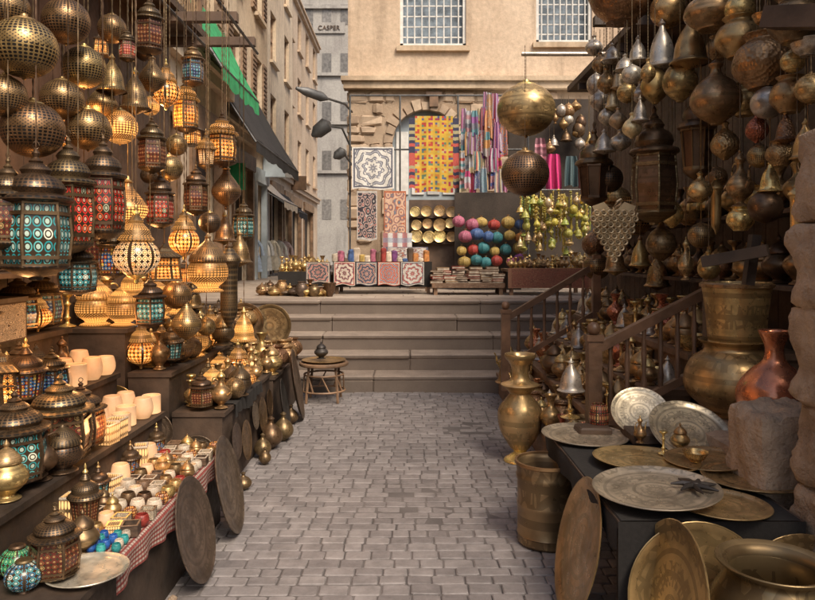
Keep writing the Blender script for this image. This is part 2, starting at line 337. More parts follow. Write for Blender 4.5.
for z,r in ((.16,.21),(.5,.26)): hex2.lathe([(r-.01,z-.014),(r+.01,z-.014),(r+.01,z+.014),(r-.01,z+.014)],8,sm=False)
proto('oct','lantern',[('base',MB().lathe(cl([(0,0),(.03,.01),(.03,.05),(.1,.08),(.2,.13),(.21,.16)],2),12),None,'pierd'),
 ('glass_panel',MB().lathe([(.19,.16),(.24,.5)],8,sm=False),None,'g_teal'),('frame',hex2,None,'bronze'),
 ('dome',MB().lathe(cl([(.25,.5),(.30,.52),(.27,.56),(.22,.58),(.22,.64),(.16,.70),(.08,.74),(.09,.77),(.03,.85)],2),16),None,'pierd'),
 ('finial',MB().lathe(cl([(.03,.84),(.05,.87),(.015,.91),(.025,.95),(.0,1.0)],2),8),3,'brass')])
# star-bellied lantern with round glass body
proto('bulb','lantern',[('base',MB().lathe(cl([(0,0),(.03,.01),(.04,.06),(.12,.10),(.14,.13)],2),12),None,'brass'),
 ('glass_panel',MB().lathe(cl([(.14,.12),(.27,.22),(.31,.34),(.27,.46),(.18,.54)],2),18),None,'g_amb'),
 ('dome',MB().lathe(cl([(.18,.53),(.24,.55),(.20,.60),(.17,.68),(.09,.76),(.10,.79),(.04,.86)],2),16,fl=8,fa=.03),None,'pier'),
 ('finial',MB().lathe(cl([(.03,.85),(.05,.88),(.015,.92),(.02,.96),(.0,1.0)],2),8),2,'brass')])
sqf=MB()
for i in range(4):
    a=PI/4+i*PI/2; sqf.tube([(.40*math.cos(a),.40*math.sin(a),.05),(.34*math.cos(a),.34*math.sin(a),.62)],.024,4)
for z,r in ((.05,.42),(.62,.37),(.42,.38)): sqf.lathe([(r-.02,z-.015),(r+.01,z-.015),(r+.01,z+.015),(r-.02,z+.015)],4,sm=False,off=PI/4)
proto('sq','square_lantern',[('base',MB().lathe([(.0004,0),(.42,0),(.44,.02),(.42,.05),(.38,.055)],4,sm=False,off=PI/4),None,'bronze'),
 ('glass_panel',MB().lathe([(.385,.05),(.325,.62)],4,sm=False,off=PI/4),None,'g_amb'),('frame',sqf,None,'bronze'),
 ('roof',MB().lathe([(.42,.62),(.44,.64),(.3,.74),(.18,.78),(.16,.85),(.06,.9),(.05,.95),(.0004,1)],4,sm=False,off=PI/4),None,'pierd'),('ring',ring(.98),None,'bronze')])
proto('pear','pendant_lamp',[('shade',MB().lathe(cl([(0,0),(.03,.02),(.05,.06),(.04,.09),(.17,.16),(.33,.32),(.34,.46),(.22,.63),(.11,.76),(.07,.86)]),22),None,'pier'),('cap',MB().lathe(cl([(.07,.86),(.1,.88),(.04,.92),(.03,.97),(0,1)],2),10),None,'brass')])
proto('bell','bell_lamp',[('shade',MB().lathe(cl([(.40,0),(.42,.03),(.34,.1),(.3,.34),(.22,.55),(.1,.72),(.06,.82)]),20),None,'pier'),('cap',MB().lathe(cl([(.06,.8),(.1,.85),(.05,.9),(.03,.95),(0,1)],2),10),None,'brass'),('base_bowl',MB().lathe(cl([(0,-.12),(.05,-.1),(.2,-.04),(.37,.02)],3),16),None,'bronze')])
proto('long','long_pendant',[('shade',MB().lathe(cl([(0,0),(.03,.03),(.09,.12),(.12,.2),(.12,.5),(.13,.72),(.17,.77),(.15,.82),(.05,.92),(.02,.96)],2),16),None,'pierd'),('cap',MB().lathe([(.05,.9),(.06,.94),(.02,.97),(.0004,1)],8),None,'bronze')])
proto('mosaic','mosaic_globe',[('globe',MB().lathe(sph(.48,.47,12),20),None,'mos'),('collar',MB().lathe([(.2,.9),(.22,.95),(.18,1),(.0004,1)],14),None,'bronze'),('foot',MB().lathe([(.0004,-.04),(.2,-.04),(.18,.02),(.12,.05)],12),None,'bronze')])
CUP=cl([(0,0),(.28,0),(.34,.04),(.48,.28),(.5,.6),(.42,.94),(.38,1),(.35,.98),(.40,.6),(.3,.2),(0,.15)],2)
proto('cup','candle_cup',[('bowl',MB().lathe(CUP,24),None,'ala'),('candle',MB().lathe([(.2,.15),(.2,.62),(.0004,.62)],12),None,'cream')])
proto('cyl','candle_cylinder',[('bowl',MB().lathe([(.0004,0),(.36,0),(.38,.02),(.38,.98),(.36,1.),(.33,.98),(.33,.2),(.0004,.2)],24),None,'ala'),('candle',MB().lathe([(.18,.2),(.18,.8),(.0004,.8)],12),None,'cream')])
proto('cupp','candle_cup',[('bowl',MB().lathe(CUP,18),None,'ala')])
proto('boxc','cut_box_lamp',[('body',MB().lathe([(.0004,0),(.6,0),(.6,1.),(.5,1.),(.5,.1),(.0004,.1)],4,sm=False,off=PI/4),None,'boxl'),('rim',MB().lathe([(.61,.93),(.63,.96),(.61,1.02),(.49,1.01)],4,sm=False,off=PI/4),None,'cream')])
proto('ewer','ewer',[('body',MB().lathe(cl([(0,0),(.16,0),(.17,.02),(.08,.07),(.1,.12),(.24,.24),(.27,.36),(.2,.5),(.08,.62),(.07,.74),(.11,.8)]),20),None,'agede'),
 ('lid',MB().lathe(cl([(.11,.8),(.11,.83),(.05,.9),(.02,.93),(.035,.96),(0,1)],2),12),None,'brass'),
 ('spout',MB().tube(crv([(.2,0,.3),(.34,0,.42),(.36,0,.6),(.44,0,.72)],3),[.05,.047,.042,.038,.034,.03,.026,.024,.022,.02],7),None,'brass'),
 ('handle',MB().tube(crv([(-.08,0,.74),(-.26,0,.76),(-.33,0,.56),(-.22,0,.32)],3),.018,6),None,'brass')])
proto('vase','vase',[('body',MB().lathe(cl([(0,0),(.15,0),(.16,.03),(.09,.1),(.2,.25),(.28,.4),(.24,.54),(.1,.68),(.08,.8),(.16,.97),(.17,1),(.14,.97),(.06,.8),(0,.7)]),22),None,'agede')])
proto('amph','amphora_vase',[('body',MB().lathe(cl([(.1,.12),(.2,.25),(.245,.38),(.235,.5),(.14,.6),(.12,.64),(.2,.70),(.21,.72),(.12,.75),(.09,.82),(.11,.9),(.17,.965),(.17,1.0),(.14,.97),(.07,.85),(0,.8)]),30,fl=14,fa=.018),None,'brasse'),('foot',MB().lathe(cl([(0,0),(.17,0),(.175,.025),(.13,.05),(.07,.09),(.1,.125)]),24),None,'brass')])
proto('pot','squat_pot',[('body',MB().lathe(cl([(0,0),(.3,0),(.36,.05),(.62,.3),(.66,.5),(.56,.74),(.4,.86),(.38,.93),(.46,1),(.43,1.),(.35,.92),(.34,.85),(0,.6)]),26),None,'hamm')])
proto('bucket','bucket',[('body',MB().lathe(cl([(0,0),(.42,0),(.44,.02),(.46,.1),(.49,.5),(.55,.93),(.57,.97),(.56,1.),(.52,.98),(.47,.5),(.42,.06),(0,.06)],2),28),None,'agede'),('rim',MB().lathe([(.55,.93),(.585,.94),(.59,.99),(.56,1.015),(.52,.99)],28),None,'brass')])
proto('bowl','bowl',[('body',MB().lathe(cl([(0,0),(.4,0),(.42,.06),(.75,.4),(.9,.8),(1.,1),(.97,1),(.85,.8),(.7,.45),(0,.15)],3),24),None,'agede')])
proto('jar','lidded_jar',[('body',MB().lathe(cl([(0,0),(.2,0),(.22,.03),(.12,.08),(.3,.25),(.34,.4),(.24,.55),(.2,.6)]),18),None,'agede'),('lid',MB().lathe(cl([(.23,.6),(.24,.63),(.2,.72),(.1,.82),(.03,.87),(.05,.91),(0,1)]),16),None,'brasse')])
proto('stick','candlestick',[('stem',MB().lathe(cl([(0,0),(.22,0),(.22,.04),(.07,.1),(.05,.2),(.1,.26),(.05,.32),(.05,.6),(.1,.66),(.05,.72),(.06,.85),(.16,.93),(.16,1),(0,.98)],2),14),None,'brass')])
proto('tray','tray',[('tray',MB().lathe([(.0004,.0),(.42,.0),(.45,.012),(.475,.03),(.5,.032),(.502,.038),(.497,.042),(.47,.036),(.44,.02),(.41,.008),(.0004,.008)],48),None,'silver')])
proto('gourd','gourd_pendant',[('body',MB().lathe(cl([(0,0),(.08,.0),(.12,.03),(.38,.2),(.45,.4),(.32,.62),(.12,.76),(.09,.86),(.13,.92),(0,1)]),18),None,'silverp')])
proto('pouch','round_pouch',[('body',MB().lathe(cl([(0,0),(.22,.02),(.44,.2),(.5,.44),(.42,.68),(.2,.83),(.09,.87)]),24,fl=8,fa=.06),None,'silverp'),('tie',MB().lathe(cl([(.08,.85),(.05,.9),(.12,1.0),(.08,.98),(0,.9)],2),10),None,'cane')])
proto('jug','narrow_necked_jug',[('body',MB().lathe(cl([(0,0),(.17,0),(.19,.02),(.17,.05),(.30,.16),(.38,.31),(.37,.46),(.26,.60),(.13,.70),(.095,.78),(.10,.86),(.15,.96),(.16,1),(.13,.98),(.07,.86),(0,.8)],4),40),None,'copperb')])
proto('dome','domed_lamp',[('body',MB().lathe(cl([(0,0),(.25,0),(.27,.03),(.18,.08),(.32,.2),(.36,.34),(.32,.48),(.27,.5)]),20),None,'pier'),('dome',MB().lathe(cl([(.33,.5),(.34,.53),(.3,.62),(.18,.75),(.07,.84),(.04,.9)]),20),None,'pier'),('finial',MB().lathe(cl([(.03,.88),(.06,.92),(.02,.95),(0,1)],2),8),1,'brass')])
CH=MB().lathe([( .006 if i%2 else .0022,i/60.) for i in range(61)],5).mesh('chain',[M['bronze']])
def put(key,loc,h,w=None,mats=None,desc='',cat='lamp',group=None,label=None,rz=0.,tilt=None,chain=None,land=None,name=None,allm=None):
    kind,L,R0=PR[key]; sx=(w/R0) if w else h; S=(sx,sx,h)
    mats=mats or {}; nm=name or kind
    single=len(L)==1 and chain is None
    objs=[]; r=None if single else root(nm,loc)
    for pn,me,par,mt in L:
        o=bpy.data.objects.new(nm if single else pn,me); C.objects.link(o); objs.append(o)
        mm=mats.get(pn,allm)
        if mm: o.material_slots[0].link='OBJECT'; o.material_slots[0].material=M[mm]
        if single: o.location=loc; o.scale=S; r=o
        elif par is not None: o.parent=objs[par]
        else: o.parent=r; o.scale=S
    if chain is not None:
        c=bpy.data.objects.new('chain',CH); C.objects.link(c); c.parent=r; c.location=(0,0,h*.99); c.scale=(.7,.7,max(.02,chain-loc[2]-h))
    r.rotation_euler=tilt if tilt else (0,0,rz)
    reg(r,desc,cat,group,label,Vector(loc)+Vector((0,0,h*.5)),land)
    return r
def hang(key,px,py,wpx,hpx,Y,top=3.68,**k):
    p=W(px,py+hpx/2,Y); return put(key,p,hpx*Y/F,wpx*Y/F,chain=top,**k)
# ============================================================ SETTING
g=MB(); g.box(-40,-6,-.3,40,60,-.008); struct(g.obj('ground',M['mortar']))
cb=MB(); y=2.2
while y<8.42:
    d=R.uniform(.090,.108); x=-2.5+R.uniform(0,.1)
    while x<2.2:
        w=R.uniform(.10,.17); zt=R.uniform(-.003,.003)+.007*math.sin(x*2.1+y)*math.sin(y*1.7); t=R.random()
        a1=R.uniform(.0015,.004); x0,x1,y0,y1=x+a1,x+w-a1,y+R.uniform(.001,.004),y+d-R.uniform(.001,.004); wob=.012*math.sin(x*.9+y*.3)
        vs=[]; tx,ty=R.uniform(-.02,.02),R.uniform(-.02,.02)
        for (ins,z) in ((0,-.03),(.001,zt-.005),(.006,zt)):
            c=.009
            for (a,b) in ((x0+ins+c,y0+ins),(x1-ins-c,y0+ins),(x1-ins,y0+ins+c*.8),(x1-ins,y1-ins-c*.8),(x1-ins-c,y1-ins),(x0+ins+c,y1-ins),(x0+ins,y1-ins-c*.8),(x0+ins,y0+ins+c*.8)):
                vs.append((a+R.uniform(-.002,.002),b+wob+R.uniform(-.002,.002),z+(a-x0-w/2)*tx+(b-y0-d/2)*ty))
        fs=[list(range(16,24))]
        for k in range(2):
            for i in range(8): a=k*8+i;c2=k*8+(i+1)%8; fs.append([a,c2,c2+8,a+8])
        cb.add(vs,fs,0,False,None,None,t); x+=w
    y+=d
struct(cb.obj('cobbled_alley',M['cob']))
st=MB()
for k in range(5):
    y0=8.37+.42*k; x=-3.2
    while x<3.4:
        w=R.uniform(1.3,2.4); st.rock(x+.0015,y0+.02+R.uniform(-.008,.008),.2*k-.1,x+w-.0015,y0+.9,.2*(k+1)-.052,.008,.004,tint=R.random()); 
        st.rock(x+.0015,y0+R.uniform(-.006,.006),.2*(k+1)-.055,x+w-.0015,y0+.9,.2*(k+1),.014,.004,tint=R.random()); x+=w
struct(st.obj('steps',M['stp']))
pl=MB(); pl.box(-30,10.5,0,30,60,.993); struct(pl.obj('plaza_base',M['mortar']))
M['pav']=tinted('plaza_stone',(.34,.27,.21),(.46,.38,.31),.6,5.)
pv=MB(); y=10.52
while y<30:
    x=-7; d=.5
    while x<8: w=R.uniform(.5,.9); pv.box(x+.006,y+.006,.95,x+w-.006,y+d-.006,1.0+R.uniform(0,.004),tint=R.random()); x+=w
    y+=d
struct(pv.obj('plaza_paving',M['pav']))
# ---- buildings
def wallgrid(mb,u0,u1,v0,v1,holes,fn,depth,mi=0):
    us=sorted({u0,u1}|{h[0] for h in holes}|{h[1] for h in holes}); vs=sorted({v0,v1}|{h[2] for h in holes}|{h[3] for h in holes})
    for a,b in zip(us,us[1:]):
        for c,d in zip(vs,vs[1:]):
            mu,mv=(a+b)/2,(c+d)/2
            if any(h[0]<mu<h[1] and h[2]<mv<h[3] for h in holes): continue
            mb.add([fn(a,c,0),fn(b,c,0),fn(b,d,0),fn(a,d,0)],[[0,1,2,3]],mi)
    for a,b,c,d in holes:
        for (p,q) in (((a,c),(b,c)),((b,c),(b,d)),((b,d),(a,d)),((a,d),(a,c))):
            mb.add([fn(p[0],p[1],0),fn(q[0],q[1],0),fn(q[0],q[1],depth),fn(p[0],p[1],depth)],[[0,1,2,3]],mi)
def building(X,Y0,Y1,z1,wm,wins,shops,label,fr='shut',cor=True,shutters=True):
    fn=lambda u,v,d:(X-d,u,v); r=root('building',(X,(Y0+Y1)/2,1.0)); o=Vector(r.location)
    mb=MB(); wallgrid(mb,Y0,Y1,1.0,z1,wins+shops,fn,.3); mb.box(X-6,Y0,1.0,X-.31,Y1,z1)
    def P_(m,n,mt,par=r,off=True):
        ob=m.obj(n,mt,par); 
        if off: ob.location=-o
        return ob
    P_(mb,'wall',wm)
    for a,b,c,d in wins:
        w=MB(); w.box(X-.27,a,c,X-.22,b,d); wo=P_(w,'window',M['pained'])
        f=MB()
        for (a1,b1,c1,d1) in ((a-.06,a+.06,c,d),(b-.06,b+.06,c,d),((a+b)/2-.03,(a+b)/2+.03,c,d)): f.box(X-.2,a1,c1,X-.12,b1,d1)
        for zz in (c,(c+d)/2,d-.08): f.box(X-.19,a,zz,X-.13,b,zz+.08)
        P_(f,'frame',M[fr],wo,False)
        f=MB(); f.box(X-.02,a-.12,c-.1,X+.12,b+.12,c-.003); P_(f,'sill',wm,wo,False)
        if shutters:
          for side in (-1,1):
            s=MB(); ya=a-.02 if side<0 else b+.02; s.box(X+.004,min(ya,ya+side*.42),c,X+.05,max(ya,ya+side*.42),d)
            for q in range(int((d-c)/.12)): s.box(X+.05,min(ya,ya+side*.38),c+.03+q*.12,X+.07,max(ya,ya+side*.38),c+.09+q*.12)
            P_(s,'shutter',M[fr],wo,False)
    for a,b,c,d in shops:
        w=MB(); w.box(X-.3,a,c,X-.26,b,d); wo=P_(w,'shopfront',M['shopd'])
        f=MB(); f.box(X-.1,a-.08,c,X+.05,a+.08,d); f.box(X-.1,b-.08,c,X+.05,b+.08,d); f.box(X-.1,a-.1,d-.02,X+.09,b+.1,d+.35); P_(f,'shop_frame',M['woodm'] if R.random()<.6 else M['blueg'],wo,False)
    if cor:
        for z in (4.4,z1-.4): m=MB(); m.box(X-.2,Y0+.01,z,X+.14,Y1-.01,z+.18); m.box(X-.2,Y0+.01,z+.18,X+.22,Y1-.01,z+.26); P_(m,'cornice',wm)
    reg(r,'','building',None,label,(X,(Y0+Y1)/2,5))
def rows(Y0,Y1,n,zs,h,w):
    out=[]
    for i in range(n):
        c=Y0+(Y1-Y0)*(i+.5)/n
        for z in zs: out.append((c-w/2,c+w/2,z,z+h))
    return out
building(-3.25,7.6,12.6,12,M['plast3'],rows(7.6,12.6,2,(4.9,7.5,10),1.5,.8),[(8.2,9.8,1.0,3.6),(10.5,12.2,1.0,3.6)],'ochre plastered building behind the left lamp stall with green awning')
building(-4.0,12.6,20,13.5,M['plast2'],rows(12.6,20,3,(5.2,8,10.9),1.7,.9),[(13.2,15.4,1.0,3.8),(16,18,1,3.8),(18.4,19.7,1,3.6)],'cream building with shuttered windows above the black awning')
building(-4.6,20,28,14.5,M['plast2'],rows(20,28,3,(5.4,8.2,11),1.7,1.),[(20.5,22.8,1,3.8),(23.5,25.5,1,3.8),(26,27.6,1,3.7)],'cream building midway down the left side street',shutters=False)
building(-4.9,28,38,13,M['plast'],rows(28,38,4,(5.2,8,10.8),1.6,1.),[(29,32,1,3.8),(33,36,1,3.8)],'beige building at far end of the left side street',shutters=False)
r=root('tower_building',(-5.2,46,1)); mb=MB(); mb.box(-2.5,0,0,2.1,6,22); mb.obj('wall',M['greyw'],r)
for i in range(3):
    for j in range(5):
        w=MB(); w.box(-1.6+i*1.2,-.03,3+j*3.2,-1.0+i*1.2,.1,4.3+j*3.2); w.obj('window',M['paneg'],r)
for z in (6,9.2,12.4,16.8): m=MB(); m.box(-2.55,-.2,z,2.15,-.004,z+.2); m.obj('ledge',M['greyw'],r)
tc=bpy.data.curves.new('lettering','FONT'); tc.body='CASPER'; tc.size=.42; tc.extrude=.02; tc.align_x='CENTER'
to=bpy.data.objects.new('lettering',tc); C.objects.link(to)
bpy.context.view_layer.update(); me=bpy.data.meshes.new_from_object(to); bpy.data.objects.remove(to)
sg=MB(); sg.box(-1.0,-.12,15.2,1.1,-.01,15.9); sgo=sg.obj('sign_board',M['greyw'],r)
to=bpy.data.objects.new('lettering',me); C.objects.link(to); me.materials.append(M['wood']); to.parent=sgo; to.rotation_euler=(PI/2,0,0); to.location=(.05,-.15,15.4)
reg(r,'','building',None,'distant grey tower block with lettering high on its front',(-5,46,10))
m=MB(); m.box(-14,52,1,12,58,13); o=m.obj('far_building',M['plast2']); reg(o,'','building',None,'pale building closing the far end of the side street',(-4,52,4))
BY=16.; r=root('stone_building',(0,BY,1.0)); off=-Vector(r.location)
def BP(m,n,mt,par=r,first=True):
    o=m.obj(n,mt,par); 
    if first: o.location=off
    return o
fn=lambda u,v,d:(u,BY+d,v)
wn=[(-.17,1.34,6.42,8.1),(2.94,4.22,6.5,8.1)]
mb=MB(); wallgrid(mb,-1.36,9,5.55,13,wn,fn,.35); mb.box(-1.36,BY+.36,1,9,BY+6,13); BP(mb,'plaster_wall',M['plast'])
ax0,ax1,az=-.36,1.2,4.2; cxa=(ax0+ax1)/2; ra=(ax1-ax0)/2
mb=MB(); wallgrid(mb,-1.36,ax0,1,5.55,[],fn,.4); wallgrid(mb,ax1,9,1,5.55,[],fn,.4)
for i in range(16):
    a=ax0+(ax1-ax0)*i/16;b=ax0+(ax1-ax0)*(i+1)/16
    za=az+math.sqrt(max(0,ra*ra-(a-cxa)**2)); zb=az+math.sqrt(max(0,ra*ra-(b-cxa)**2))
    mb.add([fn(a,za,0),fn(b,zb,0),fn(b,5.55,0),fn(a,5.55,0)],[[0,1,2,3]]); mb.add([fn(a,za,0),fn(b,zb,0),fn(b,zb,.3),fn(a,za,.3)],[[0,1,2,3]])
for xx in (ax0,ax1): mb.add([fn(xx,1,0),fn(xx,1,.3),fn(xx,az,.3),fn(xx,az,0)],[[0,1,2,3]])
BP(mb,'stone_wall',M['rub'])
bk=MB(); z=1.02
while z<5.4:
    h=R.uniform(.18,.34); x=-1.38
    while x<3.2:
        w=R.uniform(.2,.6); cx=x+w/2; cz=z+h/2
        inside= ax0-.2<cx<ax1+.2 and (cz<az or (cx-cxa)**2+(cz-az)**2<(ra+.3)**2)
        nearx=(x+w>ax0-.24 and x<ax1+.24) and (cz<az+.1 or min((x-cxa)**2,(x+w-cxa)**2)+(cz-az)**2<(ra+.3)**2)
        if not inside and not nearx and z+h<5.5 and R.random()<.72: bk.rock(x+.006,BY-R.uniform(.01,.07),z+.006,x+w-.006,BY+.06,z+h-.006,.04,.024,tint=R.random())
        x+=w
    z+=h
for k in range(13):
    a0=PI*k/13+R.uniform(.01,.03);a1=PI*(k+1)/13-R.uniform(.01,.03); vs=[]; ro=ra+R.uniform(.13,.26); yf=BY-R.uniform(.03,.09)
    for yy in (yf,BY+.1):
        for (a,rr) in ((a0,ra-.01),(a1,ra-.01),(a1,ro),(a0,ro)): vs.append((cxa+rr*math.cos(a)+R.uniform(-.01,.01),yy,az+rr*math.sin(a)+R.uniform(-.01,.01)))
    bk.add(vs,[[0,1,2,3],[7,6,5,4],[0,4,5,1],[1,5,6,2],[2,6,7,3],[3,7,4,0]],tint=R.random())
z=1.02
while z<az-.1:
    h=min(R.uniform(.25,.45),az-z)
    bk.rock(ax0-R.uniform(.16,.26),BY-.07,z,ax0+.01,BY+.1,z+h-.01,.02,.012,tint=R.random()); bk.rock(ax1-.01,BY-.07,z,ax1+R.uniform(.16,.26),BY+.1,z+h-.01,.02,.012,tint=R.random()); z+=h
BP(bk,'stone_blocks',M['blk'])
m=MB(); m.box(-1.45,BY-.2,5.42,9,BY+.1,5.58); m.box(-1.5,BY-.28,5.58,9,BY+.1,5.68); BP(m,'string_course',M['plast3'])
m=MB(); m.box(ax0,BY+.22,1,ax1,BY+.3,5.2); dro=BP(m,'arched_door',M['blueg'])
for q in range(4):
    xa=ax0+.1+q*.36
    for za,zb in ((1.3,2.9),(3.05,4.5)): m=MB(); m.box(xa,BY+.18,za,xa+.28,BY+.215,zb); BP(m,'door_panel',M['white'],dro,False)
for a,b,c,d in wn:
    m=MB(); m.box(a,BY+.28,c,b,BY+.33,d); wo=BP(m,'window',M['panew'])
    f=MB(); f.box(a,BY+.05,c,a+.07,BY+.2,d); f.box(b-.07,BY+.05,c,b,BY+.2,d); f.box(a,BY+.05,c,b,BY+.2,c+.08); BP(f,'frame',M['white'],wo,False)
    f=MB(); f.box(a-.08,BY-.1,c-.12,b+.08,BY+.04,c-.004); BP(f,'sill',M['plast3'],wo,False)
    f=MB()
    n=9
    for i in range(1,n): x=a+(b-a)*i/n; f.box(x-.014,BY+.08,c,x+.014,BY+.11,d)
    for i in range(1,7): z=c+(d-c)*i/7; f.box(a,BY+.105,z-.014,b,BY+.135,z+.014)
    BP(f,'window_bars',M['white'],wo,False)
reg(r,'','building',None,'beige building with arched doorway and two barred windows behind the textile stall',(0,BY,4),'the arched building')
def side(x0,x1,y0,y1,z1,label,mt):
    r=root('shop_building',((x0+x1)/2,(y0+y1)/2,0)); m=MB(); m.box(x0,y0,0,x1,y1,z1,m=Matrix.Translation(-r.location)); m.obj('wall',mt,r)
    xf=x1 if x0<0 else x0; s=1 if x0<0 else -1
    p=MB(); yy=y0+.02; p.box(min(xf+s*.002,xf+s*.012),y0,0,max(xf+s*.002,xf+s*.012),y1,3.89,m=Matrix.Translation(-r.location))
    while yy<y1-.1: p.box(min(xf+s*.004,xf+s*.03),yy,0,max(xf+s*.004,xf+s*.03),yy+.17,3.9,m=Matrix.Translation(-r.location)); yy+=.18
    p.obj('wood_panelling',M['wood'],r)
    reg(r,'','building',None,label,(xf,5,2))
side(-6,-2.45,-1,7.2,4.6,'dark panelled shop building behind the hanging lamps on the left',M['plast3'])
side(2.75,7,-1,10.2,4.2,'dark panelled shop building behind the hanging pots on the right',M['plast3'])
# ============================================================ shop structures
def thing(mb,name,mt,label,cat,at,group=None,desc='',land=None):
    o=mb.obj(name,mt); cen=sum((Vector(v) for v in mb.v),Vector())/len(mb.v)
    o.data.transform(Matrix.Translation(-cen)); o.location=cen
    reg(o,desc,cat,group,label or None,at or cen,land); return o
for i,yy in enumerate([2.6,3.3,4.0,4.7,5.4,6.1,6.8]):
    m=MB(); m.box(-2.44,yy-.04,3.68,-1.4 if yy<5 else -1.48,yy+.04,3.76); thing(m,'roof_beam',M['wood'],'dark wooden roof beam over the left lamp stall','beam',None,'roof beams over the left stall')
for i,yy in enumerate([3.0,3.8,4.6,5.4,6.2,7.0,7.8,8.6]):
    m=MB(); m.box(1.65 if yy<6.5 else 2.1,yy-.04,3.68,2.74,yy+.04,3.76); thing(m,'roof_beam',M['wood'],'dark wooden roof beam over the right copper stall','beam',None,'roof beams over the right stall')
for xx,y0,y1 in ((-1.5,2.2,7.0),(-1.95,2.2,7.0)):
    m=MB(); m.tube([(xx,y0,3.665),(xx,y1,3.665)],.014,6); thing(m,'hanging_rail',M['iron'],'iron hanging rail under the roof beams, %s one on the left'%('front' if xx>-1.7 else 'rear'),'rail',None)
m=MB(); m.box(2.1,2.4,3.79,2.74,9.2,3.86); thing(m,'shop_roof',M['wood'],'dark plank roof over the hanging pots on the right','roof',None)
m=MB(); m.box(-2.44,2.0,3.79,-2.0,7.0,3.86); thing(m,'shop_roof',M['wood'],'dark plank roof over the globe lamps on the left','roof',None)
def tier(steps,y0,y1,label):
    m=MB()
    for (x0,x1,z) in steps: m.box(x0,y0,z-.03,x1,y1,z); m.box(x0,y0+.01,0,x1-.02,y1-.01,z-.028)
    o=m.obj('display_stand',M['woodd']); 
    cen=Vector(((steps[0][0]+steps[0][1])/2,(y0+y1)/2,0)); o.data.transform(Matrix.Translation(-cen)); o.location=cen
    reg(o,'','display stand',None,label,cen+Vector((0,0,.3)))
tier([(-1.5,-1.14,.45),(-1.78,-1.502,.68),(-2.08,-1.782,.92),(-2.42,-2.082,1.2)],2.3,4.35,'stepped dark wooden display stand under the candle cups, left foreground')
tier([(-1.6,-1.24,.58),(-1.9,-1.602,.85),(-2.42,-1.902,1.15)],4.75,6.4,'stepped dark cabinet carrying brass lamps, behind the candle cup stand')
tier([(-1.7,-1.25,.5),(-2.42,-1.702,.85)],6.6,8.0,'low dark stand carrying brass goods beside the foot of the steps')
def drape(x0,x1,y0,y1,z,drop,mt,label,side=1):
    w=abs(x1-x0); xe=x1 if side>0 else x0
    def f(u,v):
        L=u*(w+drop); yy=y0+(y1-y0)*v
        if L<w: return ((x0+L) if side>0 else (x1-L),yy,z+.004)
        q=L-w; return (xe+side*(.006+.012*math.sin(v*46)*q/drop+.01*q),yy,z-q+.02*math.sin(v*9)*q/drop)
    m=MB(); m.grid(24,60,f); return thing(m,'draped_cloth',mt,label,'cloth',None)
drape(-1.45,-1.13,2.7,4.33,.455,.12,M['redchk'],'red and white checked cloth hanging over the edge of candle cup stand')
drape(-1.6,-1.235,5.0,5.9,.585,.1,M['blkcloth'],'black cloth on the brass lamp cabinet')
LT='lamps hanging over the left stall'
def YL(px,X): return X*F/(px-CX)
named=[('ball',24,46,64,66,2.9,{}, 'large pierced brass globe lamp at the upper left corner','the large corner globe lamp'),
('ball',66,20,46,50,3.3,{}, 'pierced brass globe lamp at the top edge beside larger globe','the top edge globe lamp'),
('ball',33,128,60,62,3.0,{}, 'large pierced brass globe lamp above the tall teal lantern','the globe above the teal lantern'),
('ball',84,66,42,46,3.5,{},'',''),('ball',62,98,42,44,3.4,{},'',''),('ball',88,128,44,46,3.5,{},'',''),('ball',120,126,34,38,3.9,{'globe':'pierl'},'',''),('ball',5,95,42,46,2.9,{},'',''),('ball',112,28,28,32,4.2,{},'',''),('ball',8,8,42,46,3.1,{},'',''),
('bell',112,72,30,40,3.8,{},'',''),('bell',135,88,32,44,4.1,{},'',''),('pear',152,75,26,44,4.3,{},'',''),('pear',102,100,30,42,3.8,{},'',''),('pear',128,204,38,58,3.9,{'shade':'pierl'},'glowing brass pear shaped lamp between red and white lanterns','the glowing pear lamp'),
]
for key,px,py,w,h,Y,mt,lb,ld in named: hang(key,px,py,w,h,Y,mats=mt,label=lb or None,land=ld or None,desc={'ball':'pierced brass globe lamp','bell':'pierced brass bell lamp','pear':'pierced brass pear lamp'}[key],group=LT)
lan=[('hex',36,214,72,132,2.85,'g_teal','large teal glass lantern hanging below the globe lamps','the large teal lantern'),
('hex',68,196,56,120,3.1,'g_red','large red glass lantern just right of the large teal lantern','the large red lantern'),
('hex',103,188,46,108,3.3,'g_red','slim red glass lantern with dark dome, right of the large red one','the slim red lantern'),
('hex',84,240,42,76,3.7,'g_dkr','dark red lantern half hidden behind the two red lanterns','the dark red lantern'),
('bulb',136,244,46,80,3.6,'g_wht','lit white glass lantern with dark dome, right of the red lanterns','the lit white lantern'),
('hex',78,268,40,56,3.2,'g_teal','small teal lantern below the red lanterns','the small teal lantern'),
('hex',222,140,34,56,5.6,'g_amb','lit amber lantern hanging alone at right end of the left stall','the lone amber lantern'),
('hex',186,106,28,56,5.0,'g_amb','lit amber lantern below the lattice panel','the lattice lantern'),
('bulb',166,84,28,52,4.7,'g_amb','',''),('hex',160,200,30,58,4.3,'g_red','',''),('bulb',184,232,30,56,4.7,'g_amb','',''),('sq',164,262,28,38,4.4,'g_amb','',''),('hex',150,302,34,52,4.2,'g_teal','',''),('oct',206,150,22,44,5.4,'g_wht','',''),('hex',196,190,26,52,5.0,'g_dkr','',''),('hex',152,145,30,58,4.2,'g_dkr','',''),('hex',112,252,30,56,3.6,'g_mix','',''),('hex',8,205,44,96,2.8,'g_dkr','',''),('dome',208,262,40,60,5.0,None,'','')]
